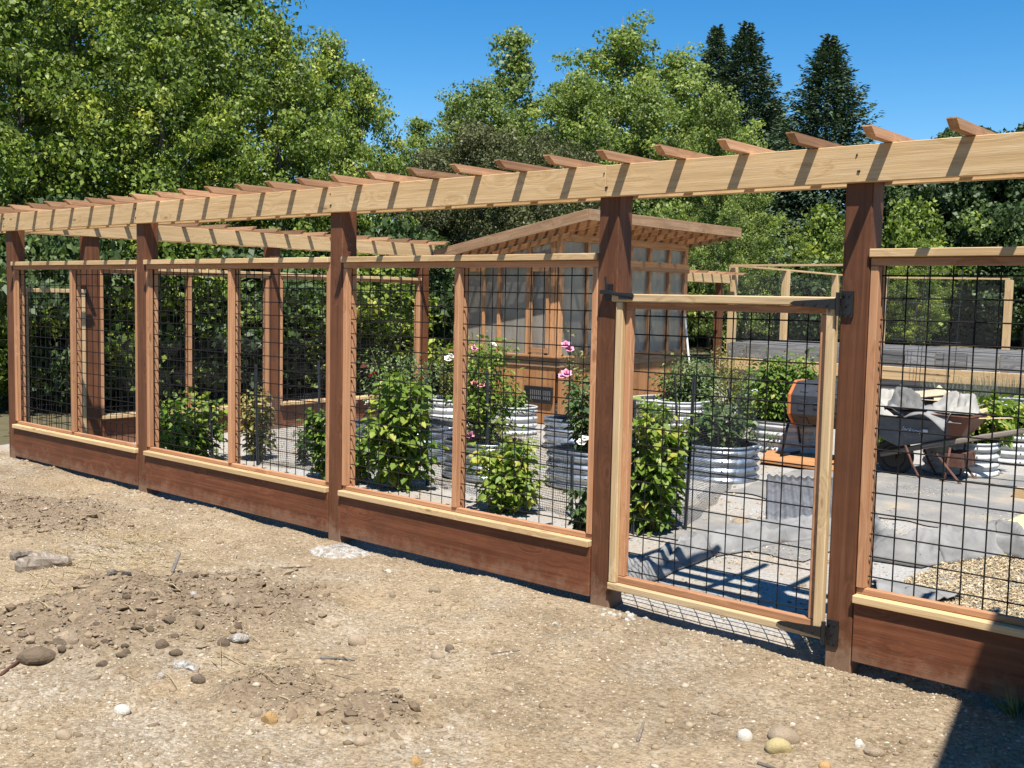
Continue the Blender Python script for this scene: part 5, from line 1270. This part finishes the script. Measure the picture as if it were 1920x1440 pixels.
for i, (px, d, pt, w) in enumerate(((-180, 15.5, -300, 1.0), (30, 17.0, -190, 1.0), (150, 20, -260, 1.05), (300, 17.8, -150, 1.0), (430, 21, -170, 1.05), (520, 18.8, -20, .95), (610, 22.5, 10, .85), (672, 20.5, 75, .78), (-60, 22, -330, 1.1), (240, 24, -260, 1.1), (-420, 15, -300, 1.0))):
    lab = {-180: 'leafy alder closest to the fence corner, branches hanging low beside it', 30: 'tall alder right behind the fence corner post', 150: 'alder set back between the corner alder and the next trunk', 300: 'broad alder standing behind the middle of the side fence', 430: 'taller alder set back behind the side fence, left of the rounded one', 520: 'rounded alder in the green wall just left of the sky gap',
           610: 'alder whose crown slopes down to the gap of sky', 672: 'last and lowest alder of the green wall, touching the gap of sky', -60: 'tallest rear alder of the green wall behind the fence corner', 240: 'rear alder filling the middle of the green wall', -420: 'alder beyond the fence corner, outside the garden'}[px]
    put('alder_tree', AL[i % 3], 10.4, px, d, pt, lab, ga, w)
gp_ = 'light green trees beyond the greenhouse'
for px, d, pt, w, k_, lab in ((955, 34, 22, 1.05, 0, 'slender pointed tree with airy top rising behind the dark bushy tree'), (1150, 36, 12, 1.25, 1, 'tallest light green tree behind the greenhouse roof'), (1255, 37, 62, 1.15, 1, 'light green tree leaning beside the tallest one toward the firs'),
                          (1050, 38, 120, 1.2, 1, 'lower light green tree filling the dip between two taller crowns'), (855, 36, 155, 1.0, 1, 'small pale tree at the right end of the sky gap'), (1330, 33, 135, .9, 1, 'yellow green tree in front of the dark firs'), (780, 40, 195, 1.1, 0, 'thin hazy tree deep in the gap of sky'),
                          (900, 33, 120, 1.0, 1, 'broad light tree just left of the slender pointed one'), (1090, 33, 110, 1.1, 1, 'broad leafy tree before the tallest one, left side'), (1205, 33, 130, 1.0, 1, 'broad leafy tree before the tallest one, toward the greenhouse peak')):
    put('poplar_tree', PO[k_], 11.2, px, d, pt, lab, gp_, w)
gd = 'dark bushy trees behind the greenhouse'
put('olive_tree', DK, 7.2, 900, 25, 205, 'dull olive fine leaved tree above the greenhouse roof', gd, 1.05); put('olive_tree', DK, 7.2, 790, 24, 262, 'darker olive tree joining the green wall to the greenhouse', gd, 1.0); put('olive_tree', DK, 7.2, 1010, 27, 225, 'olive tree crowding the greenhouse peak', gd, 1.0, rz_=2)
gm_ = 'dense broadleaf trees at the right'
for px, d, pt, w, lab in ((1690, 36, 262, 1.0, 'dense dark broadleaf tree right of the last gate post'), (1840, 34, 222, 1.0, 'tall dense broadleaf with a ragged top near the right'), (2000, 33, 200, 1.0, 'dense broadleaf tree cut by the right side of the view'), (1760, 40, 225, .9, 'broadleaf tree behind the dense front ones, loose top showing'), (1925, 42, 212, .9, 'hazy broadleaf far behind the dense right trees')):
    put('broadleaf_tree', MA, 7.3, px, d, pt, lab, gm_, w)
for px, d, pt, w, lab in ((1590, 31, 405, 1.2, 'low bright bush tree below the lone fir'), (1480, 32, 420, 1.2, 'low green tree under the paired firs'), (1400, 30, 330, 1.0, 'bright green tree beside the greenhouse roof corner'), (1345, 28, 300, .9, 'yellow green tree right over the greenhouse roof edge'), (1720, 30, 430, 1.2, 'low light green bush tree before the dense right trees')):
    put('small_tree', PO[1] if px < 1420 else AL[2], 11.0 if px < 1420 else 10.4, px, d, pt, lab, 'lower trees beyond the pen', w)
# understory shrubs
gs = 'shrubs in the shade behind the fences'
for i in range(15):
    px = -60+i*62; d = 14.6+1.6*(i % 3)+.0025*max(px, 0)*1.2
    p = far(px, d); p.x = min(p.x, -12.6)
    plant_tree('shrub', SH[i % 2], (p.x, p.y, gzf(p.x, p.y)), (.85+.25*((i*7) % 5)/4,)*2+(.75+.3*((i*3) % 5)/4,), i*1.3, 'leafy green shrub in the shade behind the left side fence', gs, 'shrub')
for i in range(14):
    px = 1020+i*75; p = far(px, 32+2.0*(i % 3)); plant_tree('shrub', SH[(i+1) % 2], (p.x, p.y, gzf(p.x, p.y)), (1.3, 1.3, 1.15+.3*(i % 2)), i*.9, 'leafy shrub beyond the far mesh pen', 'shrubs beyond the pen', 'shrub')
# firs
def fir(seed, H, R):
    r = np.random.default_rng(seed); mb = MB(); mb.tube([(0, 0, -.3), (0, 0, H*.5), (0, 0, H)], [.20, .12, .012], 7)
    C = []; A = []; Nn = []; Ls = []; T = []
    NB = 700
    for k_ in range(NB):
        s = .04+.955*(k_/NB)**.80; z = s*H+r.normal(0, .10); L0 = R*1.05*((1-s)**.92)+.10
        th = k_*2.399+r.uniform(-.4, .4); L = L0*r.uniform(.55, 1.12); tilt = -.30+.75*s+r.normal(0, .10); d = np.array([np.cos(th), np.sin(th), tilt]); n_ = int(14+L*30)
        f_ = r.uniform(.10, 1, n_)**.8; pos = np.array([0, 0, z])+d*L*f_[:, None]; pos[:, 2] += .18*L*f_**2
        sd = np.array([-np.sin(th), np.cos(th), 0]); lat = r.uniform(-1, 1, n_)*(.34*L*(1-f_*.65)+.05)
        pos = pos+sd*lat[:, None]; pos[:, 2] -= .12*np.abs(lat)+r.uniform(0, .20, n_)
        ax = d+sd*np.sign(lat)[:, None]*r.uniform(.3, 1.0, (n_, 1)); ax[:, 2] += r.normal(-.12, .35, n_)
        C.append(pos); A.append(ax); Nn.append(np.stack([r.normal(0, .6, n_), r.normal(0, .6, n_), np.ones(n_)], 1)); Ls.append(r.uniform(.16, .34, n_)*(.75+.25*(1-s))); T.append(np.clip(r.normal(.40, .2, n_)+.35*(f_-.5), 0, 1))
    C = np.concatenate(C); A = np.concatenate(A); Nn = np.concatenate(Nn); Ls = np.concatenate(Ls); T = np.concatenate(T)
    o = quads_obj('crown', leaves(C, A, Nn, Ls, Ls*.38, .1), L_FIR, None, T); w_ = mb.obj('trunk', M_BARK, None, True); d = (o.data, w_.data)
    bpy.data.objects.remove(o); bpy.data.objects.remove(w_); return d
FI = [fir(21, 13, 5.2), fir(22, 13, 4.4)]
for px, d, pt, w, k_, lab in ((1327, 48, 58, .80, 1, 'narrow dark fir behind the yellow green tree'), (1382, 47, 55, .95, 0, 'tall dark fir, the fuller one of the pair'), (1535, 44, 78, 1.05, 0, 'lone dark fir with spreading boughs against the sky'), (1440, 50, 190, 1.0, 1, 'shorter dark fir between the pair and the lone one')):
    put('fir_tree', FI[k_], 13.0, px, d, pt, lab, 'dark firs against the sky', w)

# ------------------------------------------------------------------ building beside the photographer: its eave throws the shadow at the lower right
sh_h = 3.4; ed = Vector((.205, -1.0, 0)).normalized(); cs = Vector((-1.50, .35, 0)) + Vector((.37, -.37, 0))*sh_h
ang = math.atan2(ed.x, -ed.y)
shed = thing('shed', (cs.x, cs.y, 0), 'grey sided shed standing beside the dirt yard', 'shed')
shed.rotation_euler.z = ang                                   # local x: away from the fence side, local -y along the eave
def sbar(name, lo, hi, m, b=.003, par=None):
    o = bar(name, lo, hi, m, None, None, b); o.parent = par or shed; return o
sbar('roof', (0, -9, sh_h), (5, 0, sh_h+.14), M_ROOF); sbar('wall', (.55, -8.6, -.1), (4.6, -.5, sh_h-.002), W_SIDE)
for i in range(17): sbar('siding_board', (.525, -8.6, .05+i*.19), (.548, -.5, .05+i*.19+.182), W_SIDE)
dr = sbar('door', (.49, -3.4, 0), (.52, -2.5, 2.05), W_FASCIA);
